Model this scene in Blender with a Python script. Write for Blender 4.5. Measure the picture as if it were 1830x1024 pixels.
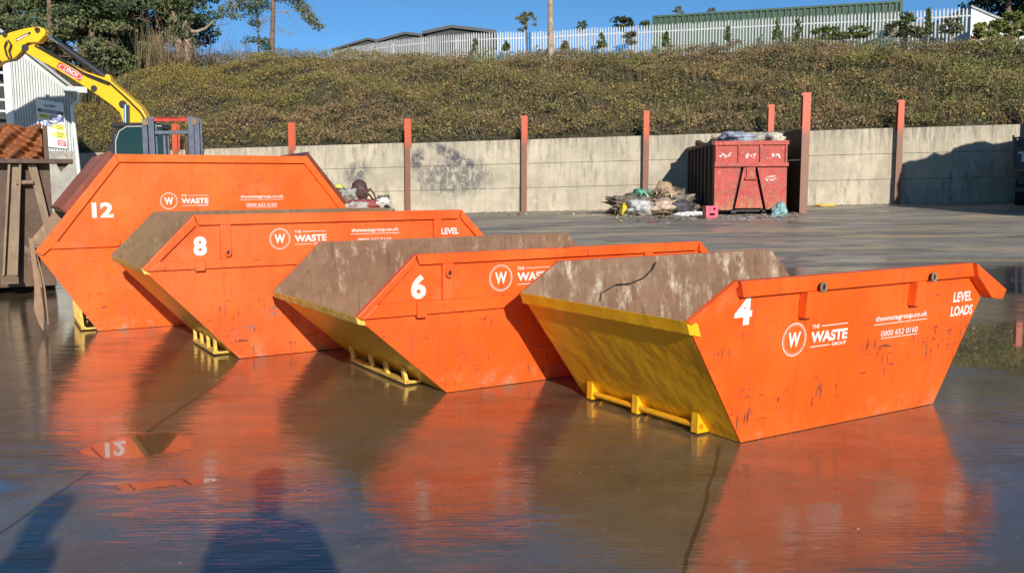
import bpy, bmesh, math, random
import numpy as np
from mathutils import Vector, Matrix, noise as mnoise
R = math.radians
random.seed(4); rng = np.random.default_rng(7)
for o in list(bpy.data.objects): bpy.data.objects.remove(o)
scene = bpy.context.scene
C = scene.collection

# ------------------------------------------------------------------ camera, sky, sun, exposure
F_PX, PITCH, ROLL, CAM_H, CX, CY = 1642.1, .104, .008, 1.349, 915., 512.
cam_d = bpy.data.cameras.new('camera'); cam = bpy.data.objects.new('camera', cam_d); C.objects.link(cam)
fw = Vector((0, math.cos(PITCH), -math.sin(PITCH))); up0 = Vector((0, math.sin(PITCH), math.cos(PITCH))); x0 = Vector((1, 0, 0))
rt = x0*math.cos(ROLL)-up0*math.sin(ROLL); up = x0*math.sin(ROLL)+up0*math.cos(ROLL)
cam.matrix_world = Matrix(((rt.x, up.x, -fw.x, 0), (rt.y, up.y, -fw.y, 0), (rt.z, up.z, -fw.z, CAM_H), (0, 0, 0, 1)))
cam_d.sensor_width = 36; cam_d.lens = F_PX/1830*36; cam_d.clip_start = .05; cam_d.clip_end = 1500
scene.camera = cam
SUN_AZ, SUN_EL = 14.0, 19.0          # light travels away from the camera, 14 deg to the left
world = bpy.data.worlds.new('World'); scene.world = world; world.use_nodes = True
wn = world.node_tree; bg = wn.nodes['Background']
sky = wn.nodes.new('ShaderNodeTexSky'); sky.sky_type = 'NISHITA'; sky.sun_disc = False
sky.sun_elevation = R(SUN_EL); sky.sun_rotation = R(180-SUN_AZ); sky.air_density = 1.0; sky.dust_density = 0; sky.ozone_density = 2.4; sky.altitude = 6000
hs = wn.nodes.new('ShaderNodeHueSaturation'); hs.inputs['Saturation'].default_value = 1.15; hs.inputs['Hue'].default_value = .492; wn.links.new(sky.outputs[0], hs.inputs['Color']); wn.links.new(hs.outputs[0], bg.inputs[0]); bg.inputs[1].default_value = .12
sun_d = bpy.data.lights.new('sun', 'SUN'); sun = bpy.data.objects.new('sun', sun_d); C.objects.link(sun)
sun_d.energy = 5.0; sun_d.angle = R(.55); sun_d.color = (1, .93, .82)
ld = Vector((-math.sin(R(SUN_AZ))*math.cos(R(SUN_EL)), math.cos(R(SUN_AZ))*math.cos(R(SUN_EL)), -math.sin(R(SUN_EL))))
sun.rotation_euler = ld.to_track_quat('-Z', 'Y').to_euler(); sun.location = (8, -30, 20)
scene.view_settings.view_transform = 'Standard'; scene.view_settings.look = 'None'
scene.view_settings.exposure = 0.1; scene.view_settings.gamma = 1

def at(px, py, Y):
    """world point at distance Y in front of the camera seen at photo pixel px,py"""
    a, b = px-CX, py-CY
    d = fw*F_PX + rt*a - up*b
    return Vector((0, 0, CAM_H)) + d*(Y/d.y)

# ------------------------------------------------------------------ helpers
def tag(o, label=None, cat=None, group=None, kind=None):
    if label: o['label'] = label
    if cat: o['category'] = cat
    if group: o['group'] = group
    if kind: o['kind'] = kind
    return o
def thing(name, label, cat, loc=(0, 0, 0), rz=0, group=None):
    o = bpy.data.objects.new(name, None); C.objects.link(o); o.empty_display_size = .2
    o.location = loc; o.rotation_euler = (0, 0, rz)
    return tag(o, label, cat, group)

class MB:
    def __init__(s): s.v = []; s.f = []; s.m = []; s.sm = []
    def add(s, vs, fs, m=0, smooth=False):
        n = len(s.v); s.v += [tuple(v) for v in vs]
        for k, f in enumerate(fs):
            s.f.append([i+n for i in f]); s.m.append(m[k] if isinstance(m, (list, tuple)) else m); s.sm.append(smooth)
    def box(s, c, d, m=0, rot=None):
        c = Vector(c); x, y, z = [q/2 for q in d]
        vs = [Vector(p) for p in ((-x,-y,-z),(x,-y,-z),(x,y,-z),(-x,y,-z),(-x,-y,z),(x,-y,z),(x,y,z),(-x,y,z))]
        if rot is not None: vs = [rot @ v for v in vs]
        s.add([v+c for v in vs], [(0,3,2,1),(4,5,6,7),(0,1,5,4),(1,2,6,5),(2,3,7,6),(3,0,4,7)], m)
    def b2(s, lo, hi, m=0):
        s.box([(a+b)/2 for a, b in zip(lo, hi)], [abs(b-a) for a, b in zip(lo, hi)], m)
    def prism(s, pts, ext, m=0, mback=None):
        """pts: planar outline; extruded by vector ext. face order fixed up later"""
        n = len(pts); pts = [Vector(p) for p in pts]; e = Vector(ext)
        nor = Vector((0, 0, 0))
        for i in range(n): nor += (pts[i]-pts[0]).cross(pts[(i+1) % n]-pts[0])
        if nor.dot(e) > 0: pts = pts[::-1]
        vs = pts+[p+e for p in pts]
        fs = [tuple(range(n)), tuple(range(2*n-1, n-1, -1))]+[(i, i+n, (i+1) % n+n, (i+1) % n) for i in range(n)]
        s.add(vs, fs, [m, m if mback is None else mback]+[m]*n)
    def tube(s, p, q, r, r2=None, n=10, m=0, caps=True):
        p, q = Vector(p), Vector(q); r2 = r if r2 is None else r2
        d = (q-p).normalized(); a = d.orthogonal().normalized(); b = d.cross(a)
        vs = []
        for k in range(n):
            t = 2*math.pi*k/n; w = a*math.cos(t)+b*math.sin(t); vs += [p+w*r, q+w*r2]
        s.add(vs, [(2*k, (2*k+2) % (2*n), (2*k+3) % (2*n), 2*k+1) for k in range(n)], m, True)
        if caps: s.add(vs, [tuple(range(2*n-2, -1, -2)), tuple(range(1, 2*n, 2))], m)
    def path(s, pts, r, n=8, m=0, r2=None):
        for i in range(len(pts)-1):
            ra = r if r2 is None else r+(r2-r)*i/(len(pts)-1); rb = r if r2 is None else r+(r2-r)*(i+1)/(len(pts)-1)
            s.tube(pts[i], pts[i+1], ra, rb, n, m)
    def build(s, name, mats, parent=None, bevel=0, smooth=None):
        me = bpy.data.meshes.new(name); me.from_pydata(s.v, [], s.f)
        if not isinstance(mats, (list, tuple)): mats = [mats]
        for m in mats: me.materials.append(m)
        me.polygons.foreach_set('material_index', s.m)
        me.polygons.foreach_set('use_smooth', s.sm if smooth is None else [smooth]*len(s.f)); me.update()
        o = bpy.data.objects.new(name, me); C.objects.link(o)
        if parent: o.parent = parent
        if bevel:
            b = o.modifiers.new('bevel', 'BEVEL'); b.width = bevel; b.segments = 2; b.limit_method = 'ANGLE'; b.harden_normals = False
        return o

def np_mesh(name, V, Fq, mats, parent=None, col=None, smooth=False):
    """V (n,3), Fq (m,4) or (m,3); col (n,) float attribute 'tint' or (n,3)"""
    me = bpy.data.meshes.new(name); k = Fq.shape[1]
    me.vertices.add(len(V)); me.vertices.foreach_set('co', V.astype(np.float32).ravel())
    me.loops.add(Fq.size); me.loops.foreach_set('vertex_index', Fq.astype(np.int32).ravel())
    me.polygons.add(len(Fq)); me.polygons.foreach_set('loop_start', np.arange(0, Fq.size, k, dtype=np.int32))
    me.polygons.foreach_set('loop_total', np.full(len(Fq), k, dtype=np.int32))
    if smooth: me.polygons.foreach_set('use_smooth', np.ones(len(Fq), dtype=bool))
    me.update(calc_edges=True); me.validate()
    if col is not None:
        a = me.color_attributes.new('tint', 'FLOAT_COLOR', 'POINT')
        cc = np.ones((len(V), 4), np.float32); cc[:, :3] = col; a.data.foreach_set('color', cc.ravel())
    if not isinstance(mats, (list, tuple)): mats = [mats]
    for m in mats: me.materials.append(m)
    o = bpy.data.objects.new(name, me); C.objects.link(o)
    if parent: o.parent = parent
    return o

# ------------------------------------------------------------------ materials
class NT:
    def __init__(s, name):
        s.mat = bpy.data.materials.new(name); s.mat.use_nodes = True; s.t = s.mat.node_tree; s.n = s.t.nodes
        s.b = s.n['Principled BSDF']; s.tc = s.n.new('ShaderNodeTexCoord'); s.geo = None
    def link(s, a, b): s.t.links.new(a, b)
    def val(s, sock, v):
        if isinstance(v, (int, float)): sock.default_value = v
        elif isinstance(v, (tuple, list)):
            sock.default_value = tuple(v)+(1,) if len(v) == 3 and len(sock.default_value) == 4 else v
        else: s.link(v, sock)
    def mapping(s, scale=(1, 1, 1), rot=(0, 0, 0), loc=(0, 0, 0), src='Object'):
        m = s.n.new('ShaderNodeMapping'); m.inputs['Scale'].default_value = scale; m.inputs['Rotation'].default_value = rot; m.inputs['Location'].default_value = loc
        s.link(s.tc.outputs[src], m.inputs[0]); return m.outputs[0]
    def noise(s, scale=5, detail=5, rough=.6, vec=None, dist=0):
        n = s.n.new('ShaderNodeTexNoise'); n.inputs['Scale'].default_value = scale; n.inputs['Detail'].default_value = detail
        n.inputs['Roughness'].default_value = rough; n.inputs['Distortion'].default_value = dist
        s.link(vec if vec is not None else s.tc.outputs['Object'], n.inputs['Vector']); return n.outputs['Fac']
    def voro(s, scale=5, vec=None, feat='F1', out='Distance'):
        n = s.n.new('ShaderNodeTexVoronoi'); n.feature = feat; n.inputs['Scale'].default_value = scale
        s.link(vec if vec is not None else s.tc.outputs['Object'], n.inputs['Vector']); return n.outputs[out]
    def wave(s, scale=5, dist=0, vec=None, axis='X', prof='SIN', det=2, dsc=1):
        n = s.n.new('ShaderNodeTexWave'); n.bands_direction = axis; n.wave_profile = prof; n.inputs['Scale'].default_value = scale
        n.inputs['Distortion'].default_value = dist; n.inputs['Detail'].default_value = det; n.inputs['Detail Scale'].default_value = dsc
        s.link(vec if vec is not None else s.tc.outputs['Object'], n.inputs['Vector']); return n.outputs['Fac']
    def ramp(s, fac, stops):
        n = s.n.new('ShaderNodeValToRGB'); e = n.color_ramp.elements
        while len(e) < len(stops): e.new(.5)
        for i, (p, c) in enumerate(stops):
            e[i].position = p; e[i].color = (c, c, c, 1) if isinstance(c, (int, float)) else tuple(c)+(1,)
        s.link(fac, n.inputs[0]); return n.outputs[0]
    def mix(s, f, a, b, mode='MIX'):
        n = s.n.new('ShaderNodeMix'); n.data_type = 'RGBA'; n.blend_type = mode; n.clamp_factor = True
        s.val(n.inputs[0], f); s.val(n.inputs[6], a); s.val(n.inputs[7], b); return n.outputs[2]
    def math(s, op, a, b=0., c=None):
        n = s.n.new('ShaderNodeMath'); n.operation = op; s.val(n.inputs[0], a); s.val(n.inputs[1], b)
        if c is not None: s.val(n.inputs[2], c)
        return n.outputs[0]
    def mr(s, v, a, b, c=0., d=1.):
        n = s.n.new('ShaderNodeMapRange'); s.val(n.inputs[0], v); n.inputs[1].default_value = a; n.inputs[2].default_value = b
        n.inputs[3].default_value = c; n.inputs[4].default_value = d; n.interpolation_type = 'SMOOTHSTEP'; return n.outputs[0]
    def xyz(s):
        n = s.n.new('ShaderNodeSeparateXYZ'); s.link(s.tc.outputs['Object'], n.inputs[0]); return n.outputs
    def bump(s, h, strength=.3, dist=.01, prev=None):
        n = s.n.new('ShaderNodeBump'); n.inputs['Strength'].default_value = strength; n.inputs['Distance'].default_value = dist
        s.link(h, n.inputs['Height'])
        if prev is not None: s.link(prev, n.inputs['Normal'])
        return n.outputs[0]
    def fin(s, col=None, rough=None, bump=None, metal=None, spec=None, coat=None, coat_r=None):
        for k, v in (('Base Color', col), ('Roughness', rough), ('Metallic', metal), ('Normal', bump), ('Specular IOR Level', spec), ('Coat Weight', coat), ('Coat Roughness', coat_r)):
            if v is not None: s.val(s.b.inputs[k], v)
        return s.mat

def simple(name, col, rough=.6, metal=0, var=.25, scale=6, bump=.15, dirt=None, dirt_amt=.0, spec=.5):
    t = NT(name); n = t.noise(scale, 6, .65); n2 = t.noise(scale*7, 4, .6)
    c = t.mix(t.mr(n, .3, .7), tuple(x*(1-var) for x in col), tuple(min(1, x*(1+var)) for x in col))
    if dirt: c = t.mix(t.mr(t.noise(scale*1.7, 8, .7), .62-dirt_amt*.3, .72-dirt_amt*.3), c, dirt)
    return t.fin(c, t.mr(n2, .2, .8, max(.05, rough-.1), min(1, rough+.1)), t.bump(n2, bump, .01), metal, spec)

def paint(name, col, fade, marks=0., band=(.1, .5), seed=0., scrape=None, wear=(.17, .050, .028), rough=.33):
    """weathered skip paint in the skip's own coordinates (x along, z up)"""
    t = NT(name); x, y, z = t.xyz()
    big = t.noise(1.4, 5, .6, t.mapping(loc=(seed, seed, 0)))
    c = t.mix(t.mr(big, .35, .7), col, fade)
    str_ = t.noise(3, 6, .6, t.mapping((5, 5, .7), loc=(seed, 0, seed)))
    c = t.mix(t.math('MULTIPLY', t.mr(str_, .48, .72), .42), c, tuple(v*.66 for v in col))
    c = t.mix(t.math('MULTIPLY', t.mr(t.noise(1.9, 6, .7, t.mapping(loc=(seed*1.3, 2, seed))), .56, .70), .35), c, (.80, .22, .10))
    c = t.mix(t.math('MULTIPLY', t.mr(t.noise(11, 7, .75, t.mapping((1, 1, .6), loc=(1, seed, 0))), .52, .70), .50), c, (.30, .075, .03))
    fine = t.noise(38, 5, .7, t.mapping((1, 1, 1.2), loc=(seed*3, 0, 0)))
    # dry scratches: thin stretched marks, most in a band low on the side
    m1 = t.noise(9, 3, .55, t.mapping((5.5, 1, .9), rot=(0, .35, 0), loc=(seed, 0, 2)))
    m2 = t.noise(8, 3, .55, t.mapping((1, 1, 6.5), rot=(0, .1, 0), loc=(seed, 0, 5)))
    pat = t.noise(2.3, 2, .5, t.mapping(loc=(seed*2+3, 0, 1)))
    inb = t.math('MULTIPLY', t.mr(z, band[0]-.08, band[0]+.05), t.mr(z, band[1], band[1]+.04, 1, 0))
    sc = t.math('MAXIMUM', t.mr(m1, .655-.02*marks, .675), t.mr(m2, .665-.02*marks, .685))
    sc = t.math('MULTIPLY', t.math('MULTIPLY', sc, inb), t.mr(pat, .45, .52))
    chips = t.math('MULTIPLY', t.mr(fine, .69, .74), .9)
    hair = t.noise(15, 2, .5, t.mapping((3.5, 1, .5), rot=(0, -.5, 0), loc=(seed*2, 0, 4))); hair2 = t.noise(12, 2, .5, t.mapping((.45, 1, 5), rot=(0, .25, 0), loc=(4, 0, seed)))
    chips = t.math('MAXIMUM', chips, t.math('MULTIPLY', t.math('MULTIPLY', t.math('MAXIMUM', t.mr(hair, .67, .70), t.mr(hair2, .68, .71)), t.mr(pat, .40, .55)), .6))
    sc = t.math('MAXIMUM', sc, chips)
    c = t.mix(sc, c, wear)
    # mud splash and rust along the bottom edge
    low = t.math('MULTIPLY', t.mr(z, 0, .17, 1, 0), t.mr(t.noise(6, 6, .7, t.mapping(loc=(seed, 3, 0))), .50, .66))
    c = t.mix(t.math('MULTIPLY', low, .75), c, (.34, .22, .13))
    if scrape:      # one larger scraped patch of bare steel: centre x, z, radii
        ax = t.math('DIVIDE', t.math('SUBTRACT', x, scrape[0]), scrape[2]); az = t.math('DIVIDE', t.math('SUBTRACT', t.math('SUBTRACT', z, scrape[1]), t.math('MULTIPLY', t.math('SUBTRACT', x, scrape[0]), .45)), scrape[3])
        rr = t.math('ADD', t.math('MULTIPLY', ax, ax), t.math('MULTIPLY', az, az))
        e = t.math('MULTIPLY', t.mr(rr, .2, 1.3, 1, 0), t.mr(t.noise(17, 6, .75, t.mapping((1, 1, 2.0), rot=(0, .5, 0))), .50, .58))
        c = t.mix(t.math('MULTIPLY', e, .9), c, (.17, .135, .11))
    dents = t.noise(2.2, 3, .5, t.mapping(loc=(0, seed, 0)))
    b = t.bump(dents, .35, .05); b = t.bump(fine, .12, .004, b)
    return t.fin(c, t.mr(str_, .3, .8, rough, rough+.22), b, 0, .35, .08, .25)

M = {}
M['orange4'] = paint('orange_paint_worn', (.80, .098, .008), (.84, .140, .020), 1.6, (.05, .50), 1.3)
M['orange6'] = paint('orange_paint_scratched', (.78, .094, .010), (.83, .140, .024), .9, (.05, .50), 5.1)
M['orange8'] = paint('orange_paint_scraped', (.77, .094, .012), (.83, .145, .030), .9, (.05, .55), 9.7, scrape=(.15, .30, .42, .07))
M['orange12'] = paint('orange_paint_bright', (.82, .106, .006), (.87, .155, .018), .1, (.05, .5), 14.2)
M['orangedk'] = paint('orange_paint_lid', (.17, .038, .018), (.24, .052, .026), .5, (.1, 1.8), 21)

def yellow_mat():
    t = NT('yellow_paint'); big = t.noise(2.2, 6, .65); c = t.mix(t.mr(big, .35, .65), (.86, .39, .004), (.88, .46, .010))
    c = t.mix(t.mr(t.noise(5, 6, .7, t.mapping((1, 1, 4), rot=(.6, 0, 0))), .70, .80), c, (.50, .25, .02))
    c = t.mix(t.mr(t.noise(30, 5, .7), .68, .74), c, (.16, .09, .05))
    b = t.bump(t.noise(2.6, 3, .5), .5, .06)
    return t.fin(c, .34, t.bump(t.noise(40, 3), .1, .003, b), 0, .5, .2, .2)
M['yellow'] = yellow_mat()
M['yellow_dirty'] = simple('yellow_paint_dirty', (.74, .46, .09), .5, 0, .25, 14, .2, (.20, .13, .07), .2)

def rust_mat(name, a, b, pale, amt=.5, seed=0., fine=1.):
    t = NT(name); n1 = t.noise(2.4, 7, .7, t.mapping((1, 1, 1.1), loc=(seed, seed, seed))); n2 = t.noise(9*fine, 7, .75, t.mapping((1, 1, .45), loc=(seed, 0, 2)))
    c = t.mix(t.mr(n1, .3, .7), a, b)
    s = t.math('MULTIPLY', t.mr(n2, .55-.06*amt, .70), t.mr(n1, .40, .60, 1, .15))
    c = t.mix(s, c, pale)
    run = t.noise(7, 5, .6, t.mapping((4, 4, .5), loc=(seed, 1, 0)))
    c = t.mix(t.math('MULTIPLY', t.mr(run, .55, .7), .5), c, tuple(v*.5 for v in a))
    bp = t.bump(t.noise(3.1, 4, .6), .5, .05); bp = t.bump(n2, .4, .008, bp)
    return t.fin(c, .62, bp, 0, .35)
M['rust4'] = rust_mat('scraped_rusty_steel', (.18, .098, .058), (.26, .155, .095), (.62, .52, .39), 1.25, 3)
M['rust6'] = rust_mat('rusty_steel_inside', (.19, .098, .055), (.26, .145, .085), (.52, .40, .28), .85, 8)
M['rust8'] = rust_mat('rusty_steel_brown', (.165, .095, .05), (.22, .135, .07), (.34, .30, .10), .15, 12)
M['rust12'] = rust_mat('rusty_steel_tan', (.24, .145, .085), (.32, .20, .12), (.45, .33, .22), .2, 17)
M['steel_brown_and_shade'] = rust_mat('brown_steel_and_painted_shade', (.075, .042, .028), (.12, .07, .045), (.27, .19, .13), .1, 25)  # brown steel; also painted shade on the divider and red container side
M['steel_tan'] = rust_mat('tan_weathered_steel', (.20, .135, .085), (.27, .19, .125), (.4, .3, .2), .1, 28)
M['rust_load'] = rust_mat('orange_brown_rust', (.22, .075, .028), (.34, .13, .05), (.12, .04, .02), .7, 31, .5)
t_ = NT('worn_white_lettering'); M['white'] = t_.fin(t_.mix(t_.mr(t_.noise(26, 6, .75), .56, .66), t_.mix(t_.mr(t_.noise(3, 4), .35, .65), (.80, .78, .75), (.66, .60, .55)), (.80, .30, .16)), .55)
M['black_hole'] = simple('dark_steel', (.02, .018, .017), .6)
M['red_bin'] = None

def red_bin():
    t = NT('red_rusty_paint'); n = t.noise(2.2, 7, .7); n2 = t.noise(7, 7, .75, t.mapping((1, 1, .5)))
    c = t.mix(t.mr(n, .3, .7), (.34, .028, .024), (.50, .065, .05))
    c = t.mix(t.mr(n2, .48, .64), c, (.26, .10, .05)); c = t.mix(t.mr(t.noise(9, 7, .8), .56, .66), c, (.66, .34, .27))
    x, y, z = t.xyz()
    c = t.mix(t.math('MULTIPLY', t.mr(z, .1, .8, 1, 0), t.mr(n2, .42, .6)), c, (.38, .22, .08))
    return t.fin(c, .55, t.bump(n2, .4, .03), 0, .4)
M['red_bin'] = red_bin()
def post_mat():
    t = NT('post_paint'); x, y, z = t.xyz(); n = t.noise(5, 6, .7, t.mapping((1, 1, .4)))
    zz = t.math('ADD', z, t.math('MULTIPLY', n, .9))
    c = t.mix(t.mr(zz, 2.9, 3.5, 1, 0), (.54, .10, .045), (.22, .095, .058))
    c = t.mix(t.mr(t.noise(9, 6, .7), .58, .68), c, (.22, .12, .075))
    return t.fin(c, .55, t.bump(n, .2, .01))
M['post'] = post_mat()
def wall_mat():
    t = NT('weathered_concrete'); n = t.noise(.9, 8, .68); n2 = t.noise(2.2, 7, .7, t.mapping((2.2, 2.2, .5))); n3 = t.noise(14, 6, .7)
    c = t.mix(t.mr(n, .32, .68), (.39, .345, .262), (.56, .495, .375))
    c = t.mix(t.math('MULTIPLY', t.math('MULTIPLY', t.mr(n2, .46, .70), t.mr(n, .35, .6, .25, 1)), .8), c, (.19, .165, .14))
    c = t.mix(t.math('MULTIPLY', t.mr(n3, .5, .7), .35), c, (.24, .21, .17))
    c = t.mix(t.math('MULTIPLY', t.mr(t.noise(3.3, 7, .75, t.mapping((1.2, 1, 1), loc=(5, 2, 1))), .56, .66), .35), c, (.60, .54, .44))
    x, y, z = t.xyz()
    # sooty smear left by a fire, between two of the posts
    def blob(cx, cz, rx, rz, k):
        a = t.math('DIVIDE', t.math('SUBTRACT', x, cx), rx); zz = t.math('SUBTRACT', t.math('SUBTRACT', z, cz), t.math('MULTIPLY', t.math('SUBTRACT', x, cx), k)); b = t.math('DIVIDE', zz, rz)
        return t.mr(t.math('ADD', t.math('MULTIPLY', a, a), t.math('MULTIPLY', b, b)), .1, 1.2, 1, 0)
    soot = t.math('MAXIMUM', blob(-.55, 2.7, 1.25, .34, -.5), t.math('MULTIPLY', blob(-.6, 1.9, 1.9, .9, 0), .8)); soot = t.math('MAXIMUM', soot, blob(-2.05, 2.6, .35, .5, .4)); soot = t.math('MAXIMUM', soot, t.math('MULTIPLY', blob(-4.6, 2.1, .6, .5, .2), .8))
    soot = t.math('MULTIPLY', soot, t.mr(t.noise(5, 8, .8, t.mapping((1, 1, .7))), .38, .55))
    c = t.mix(t.math('MULTIPLY', soot, .95), c, (.075, .075, .09))
    # dark run marks from the top edge
    top = t.math('MULTIPLY', t.mr(z, 2.3, 3.9), t.mr(t.noise(3, 6, .7, t.mapping((2.6, 2.6, .22), loc=(3, 0, 0))), .42, .66))
    c = t.mix(t.math('MULTIPLY', top, .8), c, (.13, .115, .10))
    b = t.bump(n3, .35, .02); b = t.bump(n, .3, .06, b)
    return t.fin(c, .85, b, 0, .25)
M['concrete'] = wall_mat()
M['concrete_plain'] = simple('grey_concrete', (.34, .32, .28), .85, 0, .2, 3, .3, (.15, .13, .11), .2)

def ground_mat():
    t = NT('wet_concrete'); x, y, z = t.xyz()
    n1 = t.noise(.55, 6, .65, t.mapping(loc=(2, 3, 0))); n2 = t.noise(3, 8, .7); n3 = t.noise(60, 4, .7)
    near = t.mix(t.mr(n1, .3, .7), (.115, .082, .046), (.200, .150, .096))
    near = t.mix(t.math('MULTIPLY', t.mr(n2, .5, .72), .5), near, (.24, .19, .14))
    far = t.mix(t.mr(t.noise(.35, 7, .7, t.mapping((.9, 2.2, 1), rot=(0, 0, -.18))), .38, .62), (.25, .22, .18), (.42, .37, .30))
    far = t.mix(t.math('MULTIPLY', t.mr(t.noise(.5, 6, .7, t.mapping((.4, 1.5, 1), rot=(0, 0, -.12), loc=(4, 1.7, 0))), .53, .60), .8), far, (.62, .48, .29))
    trk = t.math('MULTIPLY', t.math('MULTIPLY', t.mr(y, 17, 19), t.mr(y, 27, 23, 1, 0)) if False else t.math('MULTIPLY', t.mr(y, 16, 18.5), t.mr(y, 23, 27, 1, 0)), t.mr(t.noise(.6, 7, .75, t.mapping((.16, 1.9, 1), rot=(0, 0, -.06), loc=(9, 5, 0))), .52, .62))
    far = t.mix(t.math('MULTIPLY', trk, .75), far, (.66, .47, .24))
    c = t.mix(t.mr(y, 12.5, 17), near, far)
    c = t.mix(t.math('MULTIPLY', t.mr(t.noise(1.1, 8, .75, t.mapping((.8, 1.6, 1), loc=(6, 2, 0))), .54, .66), .5), c, (.055, .04, .027))
    c = t.mix(t.math('MULTIPLY', t.mr(t.noise(24, 5, .8), .55, .70), .5), c, (.30, .24, .17))
    # grit: tiny pale stones
    grit = t.mr(t.voro(42, t.mapping((1, 1, 1))), .065, .045)
    grit = t.math('MULTIPLY', t.math('MULTIPLY', grit, t.mr(t.noise(3.5, 3), .50, .60)), t.mr(y, 8, 12, 1, 0))
    c = t.mix(grit, c, (.5, .44, .38))
    # slab joints (world lines): n.(p)-d
    def joint(p, q, w):
        dx, dy = q[0]-p[0], q[1]-p[1]; L = math.hypot(dx, dy); nx, ny = -dy/L, dx/L; d = nx*p[0]+ny*p[1]
        e = t.math('ABSOLUTE', t.math('SUBTRACT', t.math('ADD', t.math('MULTIPLY', x, nx), t.math('MULTIPLY', y, ny)), t.math('ADD', d-.0, t.math('MULTIPLY', t.noise(1.7, 3), .05))))
        return t.mr(e, w*.4, w, 1, 0)
    JL = [((-2.135, 7.17), (-2.09, 3.83), .016), ((.62, 3.1), (.95, 4.2), .012), ((-2.12, 4.70), (-9, 4.4), .012)]
    j = None
    for p, q, w in JL:
        e = joint(p, q, w)
        if p[0] == .62: e = t.math('MULTIPLY', e, t.mr(y, 4.6, 5.0, 1, 0))
        if q[0] == -9: e = t.math('MULTIPLY', e, t.mr(x, -2.2, -2.1, 1, 0))
        j = e if j is None else t.math('MAXIMUM', j, e)
    c = t.mix(t.math('MULTIPLY', j, .7), c, (.025, .02, .015))
    # wetness: film everywhere near, standing water in hollows, patchy beyond
    wet = t.mr(t.noise(.42, 5, .6, t.mapping((.6, 1.4, 1), loc=(1.1, .4, 0))), .36, .60)
    def pud(cx, cy, rx, ry, rot=0):
        ca, sa = math.cos(rot), math.sin(rot)
        dx = t.math('SUBTRACT', x, cx); dy = t.math('SUBTRACT', y, cy)
        u = t.math('DIVIDE', t.math('ADD', t.math('MULTIPLY', dx, ca), t.math('MULTIPLY', dy, sa)), rx)
        v = t.math('DIVIDE', t.math('SUBTRACT', t.math('MULTIPLY', dy, ca), t.math('MULTIPLY', dx, sa)), ry)
        return t.math('ADD', t.math('MULTIPLY', u, u), t.math('MULTIPLY', v, v))
    wob = t.math('MULTIPLY', t.math('SUBTRACT', t.noise(7, 8, .8, t.mapping((.6, 1.5, 1))), .5), 2.4)
    P = None
    for a in ((-2.02, 4.83, .30, .27, .5), (-1.62, 4.18, .26, .07, .25), (5.0, 7.7, 2.3, 1.5, 0), (8.2, 12.6, 2.4, 2.6, 0), (-3.0, 4.1, .75, .35, 0)):
        e = t.mr(t.math('ADD', pud(*a), wob), .75, 1.25, 1, 0); P = e if P is None else t.math('MAXIMUM', P, e)
    rn = t.mr(n2, .3, .7, .025, .065)
    rf = t.mr(t.noise(.5, 7, .75, t.mapping((.45, 1.5, 1), loc=(7, 2, 0))), .42, .56, .20, .75)
    rough = t.mr(y, 12, 20); m_ = t.n.new('ShaderNodeMix'); m_.data_type = 'FLOAT'; t.link(rough, m_.inputs[0]); t.link(rn, m_.inputs[2]); t.link(rf, m_.inputs[3])
    mm = t.n.new('ShaderNodeMix'); mm.data_type = 'FLOAT'; t.link(P, mm.inputs[0]); t.link(m_.outputs[0], mm.inputs[2]); mm.inputs[3].default_value = .015
    rough = mm.outputs[0]
    dry = t.math('MULTIPLY', t.mr(t.noise(1.0, 7, .72, t.mapping((.7, 1.3, 1), loc=(12, 4, 0))), .50, .64), t.math('SUBTRACT', 1., P))
    rough = t.math('ADD', rough, t.math('MULTIPLY', dry, .10))
    # brushed ribs across the slab and grain
    rib = t.wave(9.0, 3.5, t.mapping((.16, 1, 1), rot=(0, 0, .03)), 'Y', det=4, dsc=3.0)
    ribamt = t.math('MULTIPLY', t.mr(y, 4.0, 8.5, 1, .12), t.mr(t.noise(.9, 3), .35, .6, .3, 1))
    mot = t.noise(4.0, 3, .55, t.mapping((.5, 1, 1), loc=(3, 1, 0)))
    h = t.math('ADD', t.math('MULTIPLY', t.math('MULTIPLY', t.math('MULTIPLY', rib, ribamt), t.mr(t.noise(1.6, 4, .6, t.mapping(loc=(9, 9, 0))), .40, .62)), .26), t.math('ADD', t.math('ADD', t.math('MULTIPLY', n3, .12), t.math('MULTIPLY', t.noise(28, 4, .65, t.mapping((.45, 1, 1))), .55)), t.math('MULTIPLY', t.noise(10, 3, .55, t.mapping((.45, 1, 1))), 1.9)))
    h = t.math('ADD', h, t.math('MULTIPLY', mot, 3.2))
    inv = t.math('SUBTRACT', 1., t.math('MULTIPLY', P, .985))
    hb = t.math('MULTIPLY', t.math('SUBTRACT', h, 2.95), inv)
    b = t.n.new('ShaderNodeBump'); b.inputs['Distance'].default_value = .0024; t.link(hb, b.inputs['Height']); b.inputs['Strength'].default_value = .55
    c = t.mix(t.math('MULTIPLY', P, .55), c, (.035, .026, .018))
    m = t.fin(c, t.math('ADD', rough, .10), b.outputs[0], 0, t.mr(y, 13, 19, .25, .3))
    t.b.inputs['Coat Weight'].default_value = 1.0; t.b.inputs['Coat IOR'].default_value = 1.45
    t.link(rough, t.b.inputs['Coat Roughness']); t.link(b.outputs[0], t.b.inputs['Coat Normal'])
    ct = t.math('MULTIPLY', t.mr(y, 13, 19, 1., .12), t.math('MAXIMUM', P, t.math('MULTIPLY', t.math('SUBTRACT', 1., t.math('MULTIPLY', dry, .45)), t.math('MULTIPLY', t.mr(mot, .28, .62, 1, .6), t.mr(n3, .35, .75, 1, .6))))); t.link(ct, t.b.inputs['Coat Weight'])
    return m
M['ground'] = ground_mat()

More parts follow.
